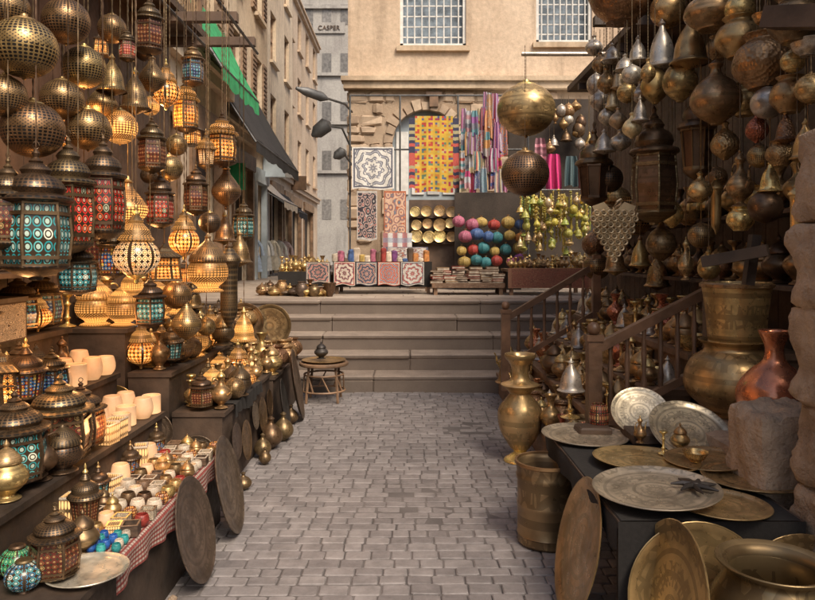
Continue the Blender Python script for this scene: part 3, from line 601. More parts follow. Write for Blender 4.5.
LD={'g_teal':'teal glass','g_red':'red glass','g_amb':'lit amber','g_wht':'lit white','g_dkr':'dark red glass','g_mix':'multicoloured glass','g_blue':'dark blue glass','g_grn':'green glass'}
for key,px,py,w,h,Y,gm,lb,ld in lan: hang(key,px,py,w,h,Y,mats={'glass_panel':gm,'dome':'pierdl' if gm in('g_amb','g_wht') else 'pierd'} if gm else {'body':'pierl'},label=lb or None,land=ld or None,desc=LD[gm]+' hanging lantern' if gm else 'glowing domed hanging lamp',group=LT,rz=R.random())
hang('long',229,285,24,88,5.4,top=3.68,label='long dark pierced tube lamp hanging at the right end of left stall',land='the long tube lamp',group=LT)
occ=[(a[1],a[2],max(a[3],a[4])*.55) for a in named]+[(a[1],a[2],a[4]*.5) for a in lan]+[(229,285,40)]
kinds=[('pear','brass pear lamp',26,42),('bell','brass bell lamp',26,34),('bulb','g_amb',24,44),('oct','g_dkr',22,46),('hex','g_dkr',22,44),('long','dark tube lamp',13,50),('dome','domed brass lamp',26,40),('sq','g_amb',16,28),('ball','pierced brass globe lamp',28,30),('bulb','g_mix',22,42),('pear','brass pear lamp',20,34),('hex','g_blue',22,42),('hex','g_red',22,44),('oct','g_teal',22,44),('hex','g_teal',22,42),('ball','pierced brass globe lamp',22,24),('dome','domed brass lamp',32,44)]
for X,n,lo,hi,ov in ((-1.5,2200,98,246,.36),(-1.95,1600,60,212,.30),(-2.3,900,70,175,.34)):
    for t in range(n):
        px=R.uniform(lo,hi); py=R.uniform(20 if px<165 else 60,322) if px<200 else R.uniform(150+ (px-200)*1.0,330)
        if px<130 and py>275: continue
        key,ds,w,h=R.choice(kinds); q=R.uniform(.8,1.45)*(1 if X>-1.6 else .9); rad=max(w,h)*.43*q
        if any((px-a)**2+((py-b)*.8)**2<(rad+c)**2*ov for a,b,c in occ): continue
        Y=YL(px,X)+R.uniform(-.12,.12)
        occ.append((px,py,rad))
        mt={}; d=ds
        if key in('hex','sq','oct','bulb'): mt={'glass_panel':ds,'dome':'pierdl' if ds=='g_amb' else R.choice(['pierd','pier'])}; d='small '+LD[ds]+' lantern'
        elif R.random()<.3 and key!='long': mt={'shade':'pierl','globe':'pierl','body':'pierl'}; d='glowing '+ds
        elif R.random()<.3: mt={'shade':'pierd','globe':'pierd','body':'pierd'}; d='dark '+ds.replace('dark ','').replace('brass ','')
        hang(key,px,py,w*q,h*q,Y,mats=mt,desc=d,group=LT,rz=R.random()*3)
PLC=[]
def stand(key,x,y,z,h,w=None,**k): PLC.append((x,y,z)); return put(key,(x,y,z+.004),h,w,**k)
GL='lanterns standing on the left stand'
def slan(x,y,z,h,gm,label=None,land=None,key='hex',w=None): 
    return stand(key,x,y,z,h,w,mats={'glass_panel':gm,'dome':'pierdl' if gm in('g_amb','g_wht') else 'pierd'},desc=LD[gm]+' standing lantern',label=label,land=land,group=GL,rz=R.random())
slan(-1.64,2.92,.68,.40,'g_teal','lit teal glass lantern standing at the left edge, lower shelf','the standing teal lantern')
slan(-1.60,3.22,.68,.42,'g_dkr','tall dark domed lantern standing right of the standing teal lantern','the tall dark standing lantern')
slan(-1.62,3.47,.68,.34,'g_dkr'); slan(-1.9,3.25,.92,.30,'g_amb',key='sq'); slan(-1.9,3.42,.92,.30,'g_dkr'); slan(-1.92,3.62,.92,.26,'g_amb',key='sq')
slan(-2.2,3.95,1.2,.34,'g_blue'); slan(-2.2,4.2,1.2,.36,'g_blue'); slan(-1.68,3.05,.68,.28,'g_amb')
def inst_box(x,y,z,label):
    r=root('inlaid_box',(x,y,z+.003)); b=MB(); b.box(-.17,-.14,0,.17,.14,.2); b.obj('box_body',M['inlay'],r); b=MB(); b.box(-.175,-.145,.201,.175,.145,.225); b.obj('lid',M['wood'],r); reg(r,'','box',None,label,(x,y,z+.1),'the inlaid box')
M['inlay']=fabric('bone_inlay',(.5,.4,.28),(.08,.05,.03),(.6,.52,.4),'scroll',6)
inst_box(-2.22,3.63,1.2,'bone inlaid box with lattice pattern on top shelf of left stall'); PLC.append((-2.22,3.63,1.2))
m=MB(); m.box(-2.43,2.6,1.535,-1.95,4.35,1.56); thing(m,'wall_shelf',M['wood'],'upper dark wall shelf behind the large hanging lanterns','shelf',None)
for k,(y,gm) in enumerate(((3.2,'g_blue'),(3.45,'g_amb'),(3.7,'g_dkr'),(3.95,'g_wht'),(4.2,'g_amb'))): slan(-2.2,y,1.56,.3,gm)
CG='glowing candle cups'
def ccup(x,y,z,h,w,key='cup'): stand(key,x,y,z,h,w,mats={'bowl':'alal','candle':'candle'},desc='glowing round candle cup' if key=='cup' else 'glowing candle cylinder',cat='candle holder',group=CG)
for i,(x,y,z,h,w) in enumerate([(-1.98,4.02,.92,.13,.12),(-1.85,3.9,.92,.12,.12),(-1.84,4.08,.92,.13,.12),(-1.98,4.22,.92,.15,.12),(-1.60,3.98,.68,.11,.11),(-1.73,4.10,.68,.14,.12),(-1.57,4.15,.68,.12,.12),(-1.57,3.84,.68,.10,.10),(-1.85,3.74,.92,.10,.11),(-1.84,4.26,.92,.11,.12),(-1.99,3.84,.92,.13,.12),(-1.73,3.92,.68,.13,.11),(-1.72,4.27,.68,.13,.12),(-1.57,4.29,.68,.11,.11)]): ccup(x,y,z,h,w,'cyl' if i%3==1 else 'cup')
SB='small bowls and boxes on the candle stand'
for y in [2.98+.09*i for i in range(15)]:
    for x in (-1.17,-1.25,-1.33,-1.41):
        c=R.random(); xx=x+R.uniform(-.006,.006); yy=y+R.uniform(-.006,.006); s=R.uniform(.9,1.2)
        if c<.35: stand('cupp',xx,yy,.46,.05*s,.065*s,allm=R.choice(['cream','ala','brass','aged','ala','redb','bronze']),desc='small glazed bowl',cat='bowl',group=SB)
        elif c<.6: stand('boxc',xx,yy,.46,.045*s,.068*s,mats={'body':R.choice(['boxl','ala','woodm','wood','inlay']),'rim':R.choice(['brass','woodm','cream'])},desc='small square box holder',cat='candle holder',group=SB,rz=R.uniform(-.2,.2))
        elif c<.9: stand('cup',xx,yy,.46,.05*s,.068*s,mats={'bowl':R.choice(['cream','woodm','mos','ala','alal','alal']),'candle':R.choice(['candle','cream'])},desc='small candle cup',cat='candle holder',group=SB)
        else: stand(R.choice(['dome','jar']),xx,yy,.46,.10*s,None,allm=R.choice(['aged','bronze','pierl']),desc='tiny brass trinket',cat='ornament',group=SB)
for y in [3.6,3.71]:
    for x in (-1.55,-1.68): stand('boxc',x,y,.68,.1,.10,desc='lit square box lamp',cat='candle holder',group='lit box lamps',rz=R.uniform(-.2,.2))
for i,(x,y) in enumerate([(-1.485,3.1+.13*i) for i in range(9)]):
    if i%3==1: ccup(x,y,.455,.11,.1)
    elif i%3==2: slan(x,y,.455,.2,R.choice(['g_dkr','g_teal','g_mix']),key='oct')
    else: stand('boxc',x,y,.455,R.uniform(.08,.14),.09,desc='lit tall box lamp',cat='candle holder',group='tall lit box lamps',rz=R.uniform(-.3,.3))
stand('mosaic',-1.42,2.82,.45,.15,.15,label='round orange mosaic glass lamp in the left foreground',land='the orange mosaic lamp')
stand('mosaic',-1.37,2.50,.45,.11,.13,mats={'globe':'mosb'},label='small blue mosaic glass bowl lamp at lower left corner',land='the blue mosaic bowl')
stand('mosaic',-1.45,2.6,.45,.12,.13,mats={'globe':'g_grn'},label='round green glass lamp at lower left edge',land='the green glass lamp')
stand('hex',-1.30,2.58,.45,.27,.19,mats={'glass_panel':'g_dkr'},label='dark domed lantern standing by the grey tray, lower left',land='the dark domed lantern',rz=.3)
stand('jar',-1.30,2.80,.45,.18,.13,allm='bronze',desc='dark lidded jar',cat='jar'); stand('oct',-1.39,3.02,.45,.30,.15,mats={'glass_panel':'g_dkr'},desc='dark red octagonal lantern')
put('tray',(-1.2,2.62,.46),.4,.30,allm='silverp',label='round grey metal tray at left stall front edge',cat='tray',land='the grey tray')
for i in range(16): 
    stand('cupp',-1.17-.045*(i%4)+R.uniform(-.008,.008),2.79+.045*(i//4)+R.uniform(-.008,.008),.46,.035,.038,allm=R.choice(['blueb','blueb','tealb','ala','cream']),desc='tiny blue votive cup',cat='candle holder',group='tiny votives at the front of the stand')
def fill(x0,x1,y0,y1,z,n,gap,ks,grp):
    for t in range(n):
        x=R.uniform(x0,x1);y=R.uniform(y0,y1); key,mt,d,h,ct=R.choice(ks)
        if any(abs(c-z)<.05 and (a-x)**2+(b-y)**2<gap*gap for a,b,c in PLC): continue
        h*=R.uniform(.8,1.25)
        if key in('hex','oct','sq','bulb'): stand(key,x,y,z,h,None,mats={'glass_panel':mt,'dome':'pierdl' if mt in('g_amb','g_wht') else 'pierd'},desc='small '+LD[mt]+' standing lantern',cat=ct,group=grp,rz=R.random())
        elif key=='cup': stand(key,x,y,z,h,None,mats={'bowl':mt,'candle':'candle'},desc=d,cat=ct,group=grp)
        else: stand(key,x,y,z,h,None,allm=mt,desc=d,cat=ct,group=grp,rz=R.random()*6)
lk=[('bulb','g_amb','',.26,'lamp'),('hex','g_dkr','',.26,'lamp'),('oct','g_teal','',.30,'lamp'),('dome','pierl','glowing domed lamp',.2,'lamp'),('dome','pierd','dark domed lamp',.24,'lamp'),('oct','g_mix','',.28,'lamp'),('ewer','bronze','dark ewer',.24,'ewer'),('sq','g_amb','',.18,'lamp'),('jar',None,'lidded brass jar',.2,'jar'),('hex','g_blue','',.24,'lamp'),('hex','g_red','',.26,'lamp')]
fill(-1.76,-1.53,2.75,4.3,.68,500,.105,lk,GL); fill(-2.06,-1.81,2.9,4.3,.92,500,.105,lk,GL); fill(-2.38,-2.11,3.2,4.3,1.2,400,.12,lk,GL)
put('tray',(-1.08,3.52,.27),.55,.52,allm='trayd',tilt=(0,math.radians(76),0),label='large dark round tray leaning on the candle stand, nearer of two',cat='tray',land='the nearer leaning dark tray')
put('tray',(-1.07,4.15,.29),.55,.57,allm='trayd',tilt=(0,math.radians(77),.06),label='large dark round tray leaning on the candle stand, farther of two',cat='tray',land='the farther leaning dark tray')
put('tray',(-1.12,7.0,.36),.7,.70,allm='trayd',tilt=(0,math.radians(80),.1),label='big dark tray leaning beside the cane stool',cat='tray',land='the big leaning tray')
put('tray',(-1.15,6.5,.25),.5,.5,allm='black',tilt=(0,math.radians(80),.1),label='smaller black tray leaning in front of the big dark tray',cat='tray')
for i,(x,y,h) in enumerate([(-1.16,5.95,.28),(-1.1,6.2,.26),(-1.18,5.7,.2),(-1.12,5.5,.14),(-1.13,6.8,.2)]): stand('gourd',x,y,0,h,h*.7,allm='bronze',desc='dark bronze ground pot',cat='pot',group='dark pots by the cabinet',name='gourd_pot')
stand('gourd',-1.0,2.98,.0,.2,.14,allm='stonew',label='grey bulb shaped stone weight on cobbles, left foreground',cat='weight',name='bulb_weight')
stand('gourd',-1.15,4.9,.0,.13,.12,allm='bronze',label='small dark pot on cobbles between the two left stands',cat='pot',name='gourd_pot')
for i,(y,z,d) in enumerate([(5.0,.32,.26),(5.3,.25,.3),(5.62,.36,.22),(5.9,.3,.3),(6.2,.34,.24)]):
    put('tray',(-1.225,y,z),d,d,allm=R.choice(['trayd','bronzee','aged']),tilt=(0,math.radians(84),0),desc='small tray hung on the cabinet front',cat='tray',group='trays hung on the cabinet front')
for i,(x,z,d) in enumerate([(-1.42,.3,.26),(-1.72,.45,.28),(-1.98,.62,.3),(-1.70,.14,.2)]):
    put('tray',(x,4.73,z),d,d,allm=R.choice(['trayd','bronzee','aged']),tilt=(math.radians(86),0,0),desc='small tray hung on the cabinet end',cat='tray',group='trays hung on the cabinet end')
GB='brass goods on the middle cabinet'
bk_=[('dome','pier','domed brass lamp',.22,'lamp'),('ewer',None,'brass ewer',.24,'ewer'),('bulb','g_amb','',.28,'lamp'),('jar',None,'lidded brass jar',.2,'jar'),('vase',None,'small brass vase',.2,'vase'),('stick',None,'brass candlestick',.2,'candlestick'),('dome','pierl','glowing domed lamp',.24,'lamp'),('dome','pierd','dark domed lamp',.22,'lamp'),('hex','g_dkr','',.26,'lamp'),('ball','pier','brass standing globe',.18,'lamp'),('oct','g_teal','',.26,'lamp')]
fill(-1.57,-1.27,4.8,6.35,.585,500,.12,bk_,GB); fill(-1.87,-1.64,4.8,6.35,.85,400,.12,[(a,b,c,d*1.15,e) for a,b,c,d,e in bk_],GB)
bk2=[(a,b,c,d*1.35,e) for a,b,c,d,e in bk_]; fill(-2.36,-1.94,4.8,6.35,1.15,400,.16,bk2,GB)
fk=[('jar',None,'lidded brass jar',.26,'jar'),('vase','aged','aged brass vase',.3,'vase'),('pot',None,'hammered squat pot',.2,'pot'),('ewer','bronze','dark ewer',.3,'ewer'),('dome','pierd','dark domed lamp',.3,'lamp')]
fill(-1.67,-1.3,6.7,7.95,.5,300,.18,fk,'goods on the low far stand'); fill(-2.3,-1.76,6.7,7.95,.85,300,.2,fk,'goods on the low far stand')
for (x,y,z,d) in ((-1.55,7.85,1.0,.5),(-1.8,7.7,1.05,.45)):
    put('tray',(x,y,z-.15),d,d,allm='bronzee',tilt=(math.radians(78),0,0),desc='dark engraved tray standing upright',cat='tray')
r=root('cane_stool',(-.95,7.95,0)); m=MB(); m.lathe([(.0004,.40),(.27,.40),(.28,.41),(.28,.43),(.27,.44),(.0004,.44)],24); m.obj('seat',M['woodm'],r)
for k in range(4):
    a=PI/4+k*PI/2; m=MB(); m.tube([(.21*math.cos(a),.21*math.sin(a),.40),(.25*math.cos(a),.25*math.sin(a),0)],.016,6); m.obj('leg',M['woodm'],r)
m=MB()
for z,q in ((.12,.24),(.3,.22)): m.tube([(q*math.cos(i*PI/12),q*math.sin(i*PI/12),z) for i in range(25)],.012,5)
for k in range(8):
    a=k*PI/4; m.tube([(.22*math.cos(a),.22*math.sin(a),.3),(.235*math.cos(a+.39),.235*math.sin(a+.39),.12)],.009,5)
m.obj('stretcher',M['woodm'],r); reg(r,'','stool',None,'round cane stool at the foot of the steps',(-.95,7.95,.3),'the cane stool')
put('tray',(-.95,7.95,.445),.5,.50,allm='aged',label='brass tray lying on top of the cane stool',cat='tray')
stand('jar',-.98,7.95,.47,.2,.16,allm='black',label='dark lidded pot on the cane stool tray',cat='pot')
def lattice(x,y0,y1,z0,z1,label):
    r=root('lattice_screen',(x,(y0+y1)/2,z0)); o=-Vector(r.location); m=MB()
    for (a,b,c,d) in ((y0,y0+.06,z0,z1),(y1-.06,y1,z0,z1)): m.box(x-.03,a,c,x+.03,b,d)
    m.box(x-.03,y0+.06,z0,x+.03,y1-.06,z0+.06); m.box(x-.03,y0+.06,z1-.06,x+.03,y1-.06,z1); ob=m.obj('frame',M['woodm'],r); ob.location=o
    m=MB(); n=14
    for i in range(n):
        yy=y0+.06+(y1-y0-.12)*(i+.5)/n; m.box(x-.008,yy-.008,z0+.06,x+.008,yy+.008,z1-.06)
    n=int((z1-z0)/.07)
    for i in range(n): zz=z0+.06+(z1-z0-.12)*(i+.5)/n; m.box(x-.02,y0+.06,zz-.008,x-.007,y1-.06,zz+.008)
    ob=m.obj('lattice',M['cane'],r); ob.location=o; reg(r,'','screen',None,label,(x,(y0+y1)/2,(z0+z1)/2),'the lattice screen')
lattice(-2.2,6.2,7.4,3.85,5.3,'pale carved wooden lattice screen high behind amber lanterns')
def awn(x0,z0,x1,z1,y0,y1,mt,label,name='awning'):
    r=root(name,(x0,(y0+y1)/2,z0)); o=-Vector(r.location); m=MB()
    m.grid(8,16,lambda u,v:(x0+(x1-x0)*u,y0+(y1-y0)*v,z0+(z1-z0)*u-.08*math.sin(u*PI)+.03*math.sin(v*19)*u)); ob=m.obj('canopy',mt,r); ob.location=o
    m=MB(); m.grid(2,30,lambda u,v:(x1+.005+.01*math.sin(v*40)*u,y0+(y1-y0)*v,z1-.22*u-.03*abs(math.sin(v*24))*u+.03*math.sin(v*19))); ob=m.obj('valance',mt,r); ob.location=o
    for yy in (y0,y1):
        m=MB(); m.tube([(x0,yy,z0-.3),(x1,yy,z1-.05)],.02,5); ob=m.obj('awning_arm',M['iron'],r); ob.location=o
    m=MB(); m.tube([(x1,y0,z1-.02),(x1,y1,z1-.02)],.02,5); ob=m.obj('front_bar',M['iron'],r); ob.location=o
    reg(r,'','awning',None,label,(x1,(y0+y1)/2,z1))
awn(-3.22,5.55,-2.62,4.35,9.9,12.3,M['grn'],'bright green sloping awning on the ochre building')
awn(-3.98,5.9,-2.75,3.75,12.7,17.6,M['blkc'],'large black sloping awning over the side street')
awn(-4.55,4.0,-3.7,3.3,21,23.5,M['cream'],'small pale awning over a far shop in side street')
awn(-4.55,3.9,-3.8,3.2,24.5,26.5,M['blkc'],'small dark awning beyond the pale awning')
m=MB(); m.box(1.9,15.4,5.0,4.2,15.95,5.08); m.box(1.9,15.38,4.86,4.2,15.42,5.01); thing(m,'canopy_strip',M['white'],'white metal canopy strip on the wall above the scarves','canopy',None)
m=MB(); m.tube([(1.14,7,3.66),(2.74,7,3.66)],.022,8); thing(m,'steel_pipe',M['silverp'],'pale steel pipe from which two big bronze globes hang','pipe',None)
m=MB(); m.box(.42,15.88,5.25,.78,15.95,5.36); m.box(.5,15.87,5.02,.7,15.95,5.26); thing(m,'wall_sign',M['woodm'],'small dark wooden plaque above the arched doorway','plaque',None)
def wlamp(pts,hc,hw,label):
    r=root('street_lamp',pts[0]); o=-Vector(r.location); m=MB(); m.tube(pts,.025,6); ob=m.obj('arm',M['iron'],r); ob.location=o
    m=MB(); a,b=hc; a=Vector(a);b=Vector(b); m.tube([a,a.lerp(b,.2),a.lerp(b,.7),b],[.03,hw,hw*.9,.03],10); ob=m.obj('lamp_head',M['iron'],r); ob.location=o; reg(r,'','street lamp',None,label,a)
wlamp([W(352,112,15.9),W(345,104,15.2),W(326,98,14.6)],(W(328,99,14.6),W(296,88,14.2)),.1,'long grey street lamp head on a bent arm beside the arched building')
wlamp([W(352,150,15.9),W(342,128,15.3),W(330,126,15.)],(W(330,122,15.),W(312,136,14.9)),.17,'dark floodlight on a curved arm below the street lamp')
wlamp([W(352,165,15.9),W(345,155,15.4),W(340,152,15.2)],(W(345,150,15.2),W(334,158,15.1)),.12,'small dark floodlight lowest on the building corner')
# ============================================================ textile stall
Y0=13.4
def hcloth(px0,py0,px1,py1,Y,mt,label,name='hanging_textile',cat='textile',amp=.02,fr=3,cells=None,nx=12,ny=16,group=None,desc='',land=None,pinch=0.):
    a=W(px0,py0,Y);b=W(px1,py1,Y); ph=R.uniform(0,6); ph2=R.uniform(0,6)
    def fn_(u,v):
        k=1-pinch*math.exp(-((1-v)*5)); uu=.5+(u-.5)*k
        return (a.x+(b.x-a.x)*(uu+.06*pinch*math.sin(v*5+ph2)),Y+amp*math.sin(u*fr*2*PI+ph+v*pinch*2)*(1.2-v*.6),b.z+(a.z-b.z)*v+.015*math.sin(u*7+ph)*(1-v))
    m=MB()
    if cells: m.grid(nx,ny,fn_,mi=cells)
    else: m.grid(nx,ny,fn_)
    return thing(m,name,mt,label,cat,None,group,desc,land)
zt=4.75; XA=W(350,0,13.6).x; XB=W(528,0,13.6).x; r=root('hanging_rack',(0,13.6,1)); 
for px in (350,400,458,528): m=MB(); x=W(px,0,13.6).x; m.tube([(x,0,0),(x,0,zt-1)],.02,6); m.obj('post',M['iron'],r)
for z in (zt,3.7): m=MB(); m.tube([(XA,0,z-1),(XB,0,z-1)],.018,6); m.obj('crossbar',M['iron'],r)
reg(r,'','rack',None,'iron pipe rack holding the hanging textiles',(.5,13.6,4))
suz=fabric('white_suzani',(.70,.67,.62),(.12,.12,.15),(.35,.35,.38),'med',6)
hcloth(352,147,394,189,Y0,suz,'white cloth with black round medallion, hanging left of the patchwork',land='the white medallion cloth')
pm=[plain('p_%d'%i,c,.95,var=.15,bump=.1) for i,c in enumerate([(.70,.44,.06),(.52,.07,.05),(.66,.26,.05),(.15,.24,.14),(.58,.48,.18),(.36,.06,.12),(.12,.14,.26)])]
hcloth(415,116,453,192,Y0,pm,'tall yellow and red patchwork hanging in front of the arched doorway',cells=lambda i,j:(0 if (i%3==2 or j%3==2) else R.choice([1,2,3,4,5,6,1,4,2,0,1])),nx=17,ny=35,amp=.012,land='the yellow patchwork')
for (a,b) in ((409,415),(453,459)): hcloth(a,118,b,188,Y0-.02,fabric('dark_edge',(.05,.05,.09),(.5,.1,.08),(.4,.35,.2),'hstripe',22),'narrow dark patterned strip hanging %s of the yellow patchwork'%('left' if a<415 else 'right'),nx=3,ny=10,amp=.01)
hcloth(357,191,377,240,Y0,fabric('dark_runner',(.05,.04,.05),(.5,.46,.42),(.35,.08,.06),'scroll',5),'narrow black and white patterned runner hanging below the medallion cloth',amp=.01)
hcloth(384,191,406,236,Y0,fabric('orange_runner',(.62,.42,.3),(.45,.14,.07),(.15,.2,.25),'scroll',4),'cream and red figured runner hanging right of the black runner',amp=.01)
hcloth(383,233,412,262,12.9,fabric('pale_pile',(.6,.58,.55),(.45,.2,.2),(.25,.3,.4),'check',6),'pale folded cloth with coloured squares on the textile table',amp=.03)
hcloth(386,247,428,262,12.5,fabric('pale2',(.60,.56,.5),(.15,.15,.2),(.5,.2,.12),'scroll',5),'black and white patterned cloth over the back of textile table',amp=.03)
for i in range(3):
    for j in range(5):
        px=416+j*11.5+R.uniform(-1.5,1.5); py=211+i*13+R.uniform(-1,1)
        s=R.uniform(.19,.25); put('tray',W(px,py,13.3),s,s,allm=R.choice(['brass','aged','brasse']),tilt=(math.radians(84),0,R.uniform(-.1,.1)),desc='small round brass plate on the rack',cat='plate',group='brass plates on the rack under the patchwork',name='plate')
m=MB()
for i in range(3): m.box(W(410,0,13.38).x,13.36,W(0,218+13*i,13.38).z,W(468,0,13.38).x,13.46,W(0,216.5+13*i,13.38).z)
m.box(W(409,0,13.5).x,13.45,1,W(469,0,13.5).x,13.5,W(0,200,13.5).z); thing(m,'plate_rack',M['wood'],'dark rack holding small brass plates under the patchwork','rack',None)
sc=[(.45,.07,.18),(.1,.14,.34),(.5,.28,.3),(.15,.3,.33),(.46,.1,.08),(.3,.12,.3),(.55,.46,.3),(.22,.22,.26),(.55,.3,.12),(.46,.46,.48),(.42,.38,.36)]
i=0
for (ya,yb,lo,hi) in ((108,134,461,485),(130,152,461,497),(150,172,460,497),(168,191,460,504),(92,128,483,497),(120,152,489,500)):
    px=lo
    while px<hi:
        w=R.uniform(3.5,7.5); a,b,c=R.choice(sc),R.choice(sc),R.choice(sc)
        hcloth(px-.5,ya+R.uniform(-2,3),px+w+1.5,yb+R.uniform(-3,6),Y0-.06-.05*(i%3)-.0025*ya*.3+.1,fabric('scarf%d'%i,a,b,c,R.choice(['hstripe','stripe','scroll']),R.choice([3,4,6,9])),None,'scarf','scarf',.035,1.5,nx=8,ny=12,group='scarves on the textile stall',desc='patterned hanging scarf',pinch=.35); px+=w; i+=1
for i,(a,b,c,d,col,lb) in enumerate([(503,515,96,118,(.08,.16,.42),'blue cloth hanging above the striped scarves'),(546,562,154,190,(.55,.04,.17),'bright pink cloth hanging right of the bronze globes'),(534,546,138,165,(.45,.22,.26),'dusty pink cloth hanging beside lower bronze globe'),(564,578,156,186,(.10,.15,.16),'dark teal cloth beside the bright pink cloth'),(516,534,196,214,(.12,.25,.1),'green cloth hanging above coloured beads'),(578,590,152,188,(.28,.08,.08),'dark red cloth at the right end of the stall')]):
    hcloth(a,c,b,d,Y0-.15-.02*i,fabric('cl%d'%i,col,tuple(x*.6 for x in col),tuple(min(1,x*1.5) for x in col),'stripe' if i%2 else 'hstripe',9),lb,amp=.05,fr=2,nx=14,pinch=.3)
pc=[('purple',(.17,.05,.17)),('orange',(.48,.19,.05)),('red',(.36,.045,.035)),('blue',(.05,.10,.24)),('yellow',(.45,.31,.09)),('teal',(.04,.18,.2)),('pink',(.38,.11,.17))]
for nme,c in pc: M['po_'+nme]=plain('pouch_'+nme,c,.6,var=.35,sc=14)
m=MB(); m.box(W(455,0,13.).x,13.1,1,W(522,0,13.).x,13.15,W(0,192,13.).z); thing(m,'pouch_rack',M['shopd'],'dark backing rack behind the colourful round pouches','rack',None)
for i in range(4):
    for j in range(6):
        nme=R.choice(pc)[0]; px=460+j*11.6+R.uniform(-2.2,2.2)+(i%2)*4; py=224+i*12.6+R.uniform(-2,2); s=R.uniform(.20,.26)
        put('pouch',W(px,py+5,12.75-.05*(i%2)),s,s*R.uniform(.9,1.1),mats={'body':'po_'+nme},desc='round %s pouch'%nme,cat='pouch',group='colourful pouches on the rack',rz=R.random()*3)
gk=[(.30,.34,.07),(.50,.42,.08),(.42,.40,.10),(.66,.48,.12),(.46,.36,.08),(.58,.42,.1)]
for i in range(6): M['bd%d'%i]=plain('bead%d'%i,gk[i],.22)
for i in range(56):
    px=520+i*1.28+R.uniform(-1,1); q0=R.uniform(188,204); q1=R.uniform(212,254)
    m=MB(); z0=W(0,q0,12.6).z;z1=W(0,q1,12.6).z; n=R.randint(6,14); rr=R.uniform(.02,.04)
    m.lathe([((rr*R.uniform(.5,1.3)) if q%2 else .008,z0+(z1-z0)*q/(2*n)) for q in range(2*n+1)],6,m=Matrix.Translation((W(px,0,12.6).x,12.6+R.uniform(-.2,.2),0)))
    thing(m,'bead_string',M['bd%d'%R.randint(0,5)],'string of glass beads hanging in the golden bead curtain','beads',None,'bead strings right of the pouches')
for i in range(54):
    hang(R.choice(['pear','bell','ball','gourd']),R.uniform(520,590),R.uniform(198,252),R.uniform(6,10),R.uniform(7,12),12.35+R.uniform(-.15,.1),top=W(0,190,12.4).z,allm=R.choice(['brass','palegold','bd1','bd2','bd0','brasse']),desc='small gilded pendant',cat='pendant',group='pendants among the bead strings',name='small_pendant')
m=MB(); m.tube([W(516,190,12.5),W(592,190,12.5)],.015,6); thing(m,'bead_rail',M['iron'],'thin rail carrying the bead strings','rail',None)
m=MB(); m.box(W(508,0,14).x,13.9,1,4.6,14.0,4.75); thing(m,'back_panel',M['shopd'],'dark shop interior panel behind the bead strings','panel',None)
for i in range(16):
    hang(R.choice(['pear','bell','ball','gourd','ewer']),R.uniform(545,592),R.uniform(104,150),R.uniform(9,13),R.uniform(11,18),13.6,top=4.75,allm=R.choice(['bronze','aged','hamm','silverp']),desc='small dark metal pendant',cat='pendant',group='pendants in the dark shop',name='small_pendant')
def table(px0,px1,Y,ztop,d,mt,label,land=None):
    a=W(px0,0,Y).x;b=W(px1,0,Y).x; r=root('market_table',((a+b)/2,Y+d/2,1.0)); w=(b-a)/2
    m=MB(); m.box(-w,-d/2,ztop-1.04,w,d/2,ztop-1); m.obj('tabletop',M['woodm'],r)
    for sx in(-1,1):
        for sy in(-1,1):
            m=MB(); m.box(sx*(w-.06)-.03,sy*(d/2-.06)-.03,0,sx*(w-.06)+.03,sy*(d/2-.06)+.03,ztop-1.042); m.obj('leg',M['woodm'],r)
    m=MB(); m.grid(20,8,lambda u,v:(-w+2*w*u,-d/2-.008-.012*math.sin(u*30)*(1-v)*.8,.12+(ztop-1-.10)*v)); m.obj('table_skirt',mt,r)
    reg(r,'','table',None,label,(a,Y,ztop),land)
brk=fabric('brown_skirt',(.13,.075,.05),(.22,.13,.08),(.3,.22,.15),'scroll',8); tsk=fabric('rust_skirt',(.22,.08,.055),(.3,.15,.09),(.15,.055,.04),'scroll',7)
table(333,432,11.6,1.52,.9,M['blkcloth'],'textile table with dark skirt at the top of steps','the textile table')
table(432,505,11.3,1.18,.6,brk,'low table carrying book piles at the top of the steps','the book table')
table(278,331,11.9,1.35,.7,M['blkcloth'],'small side table at the left of the textile table')
table(508,592,11.2,1.42,.9,tsk,'table of small brass pieces right of the book piles')
meds=[((.56,.5,.42),(.38,.07,.06),(.1,.1,.12)),((.08,.07,.1),(.5,.45,.38),(.36,.08,.06)),((.44,.13,.1),(.5,.45,.38),(.08,.1,.2)),((.55,.5,.45),(.12,.12,.14),(.45,.1,.08)),((.1,.08,.09),(.45,.38,.3),(.45,.1,.1))]
for i,(a,b,nm) in enumerate([(334,355,'cream and red'),(356,377,'black and cream'),(378,400,'red and cream'),(401,424,'white and black'),(306,330,'dark')]):
    hcloth(a,262,b,285 if i!=4 else 283,11.5,fabric('med%d'%i,*meds[i],'med',5+i%3),'%s medallion cushion cover hanging over the textile table edge'%nm,'cushion_cover','cushion cover',.012,1.5,nx=8,ny=8)
def bookpile(px,Y,n):
    p=W(px,0,Y); z=1.184
    for q in range(n):
        r=root('book',(p.x+R.uniform(-.02,.02),Y+R.uniform(-.01,.01),z)); h=R.uniform(.025,.05); m=MB(); m.box(-.10,-.1,.006,.095,.1,h-.006); m.obj('pages',M['cream'],r)
        m=MB(); m.box(-.105,-.105,0,.10,.105,.0055); m.box(-.105,-.105,h-.0055,.10,.105,h); m.box(-.11,-.105,0,-.104,.105,h); m.obj('cover',R.choice([M['wood'],M['woodm'],M['cane'],M['redb'],M['woodl'],M['woodm']]),r); r.rotation_euler=(0,0,R.uniform(-.25,.25))
        reg(r,'book '+(['at the bottom','second from bottom','third from bottom','fourth from bottom','fifth from bottom','sixth from bottom','seventh from bottom'][q]),'book','books piled on the low table',None,(p.x,Y,z)); z+=h+.002
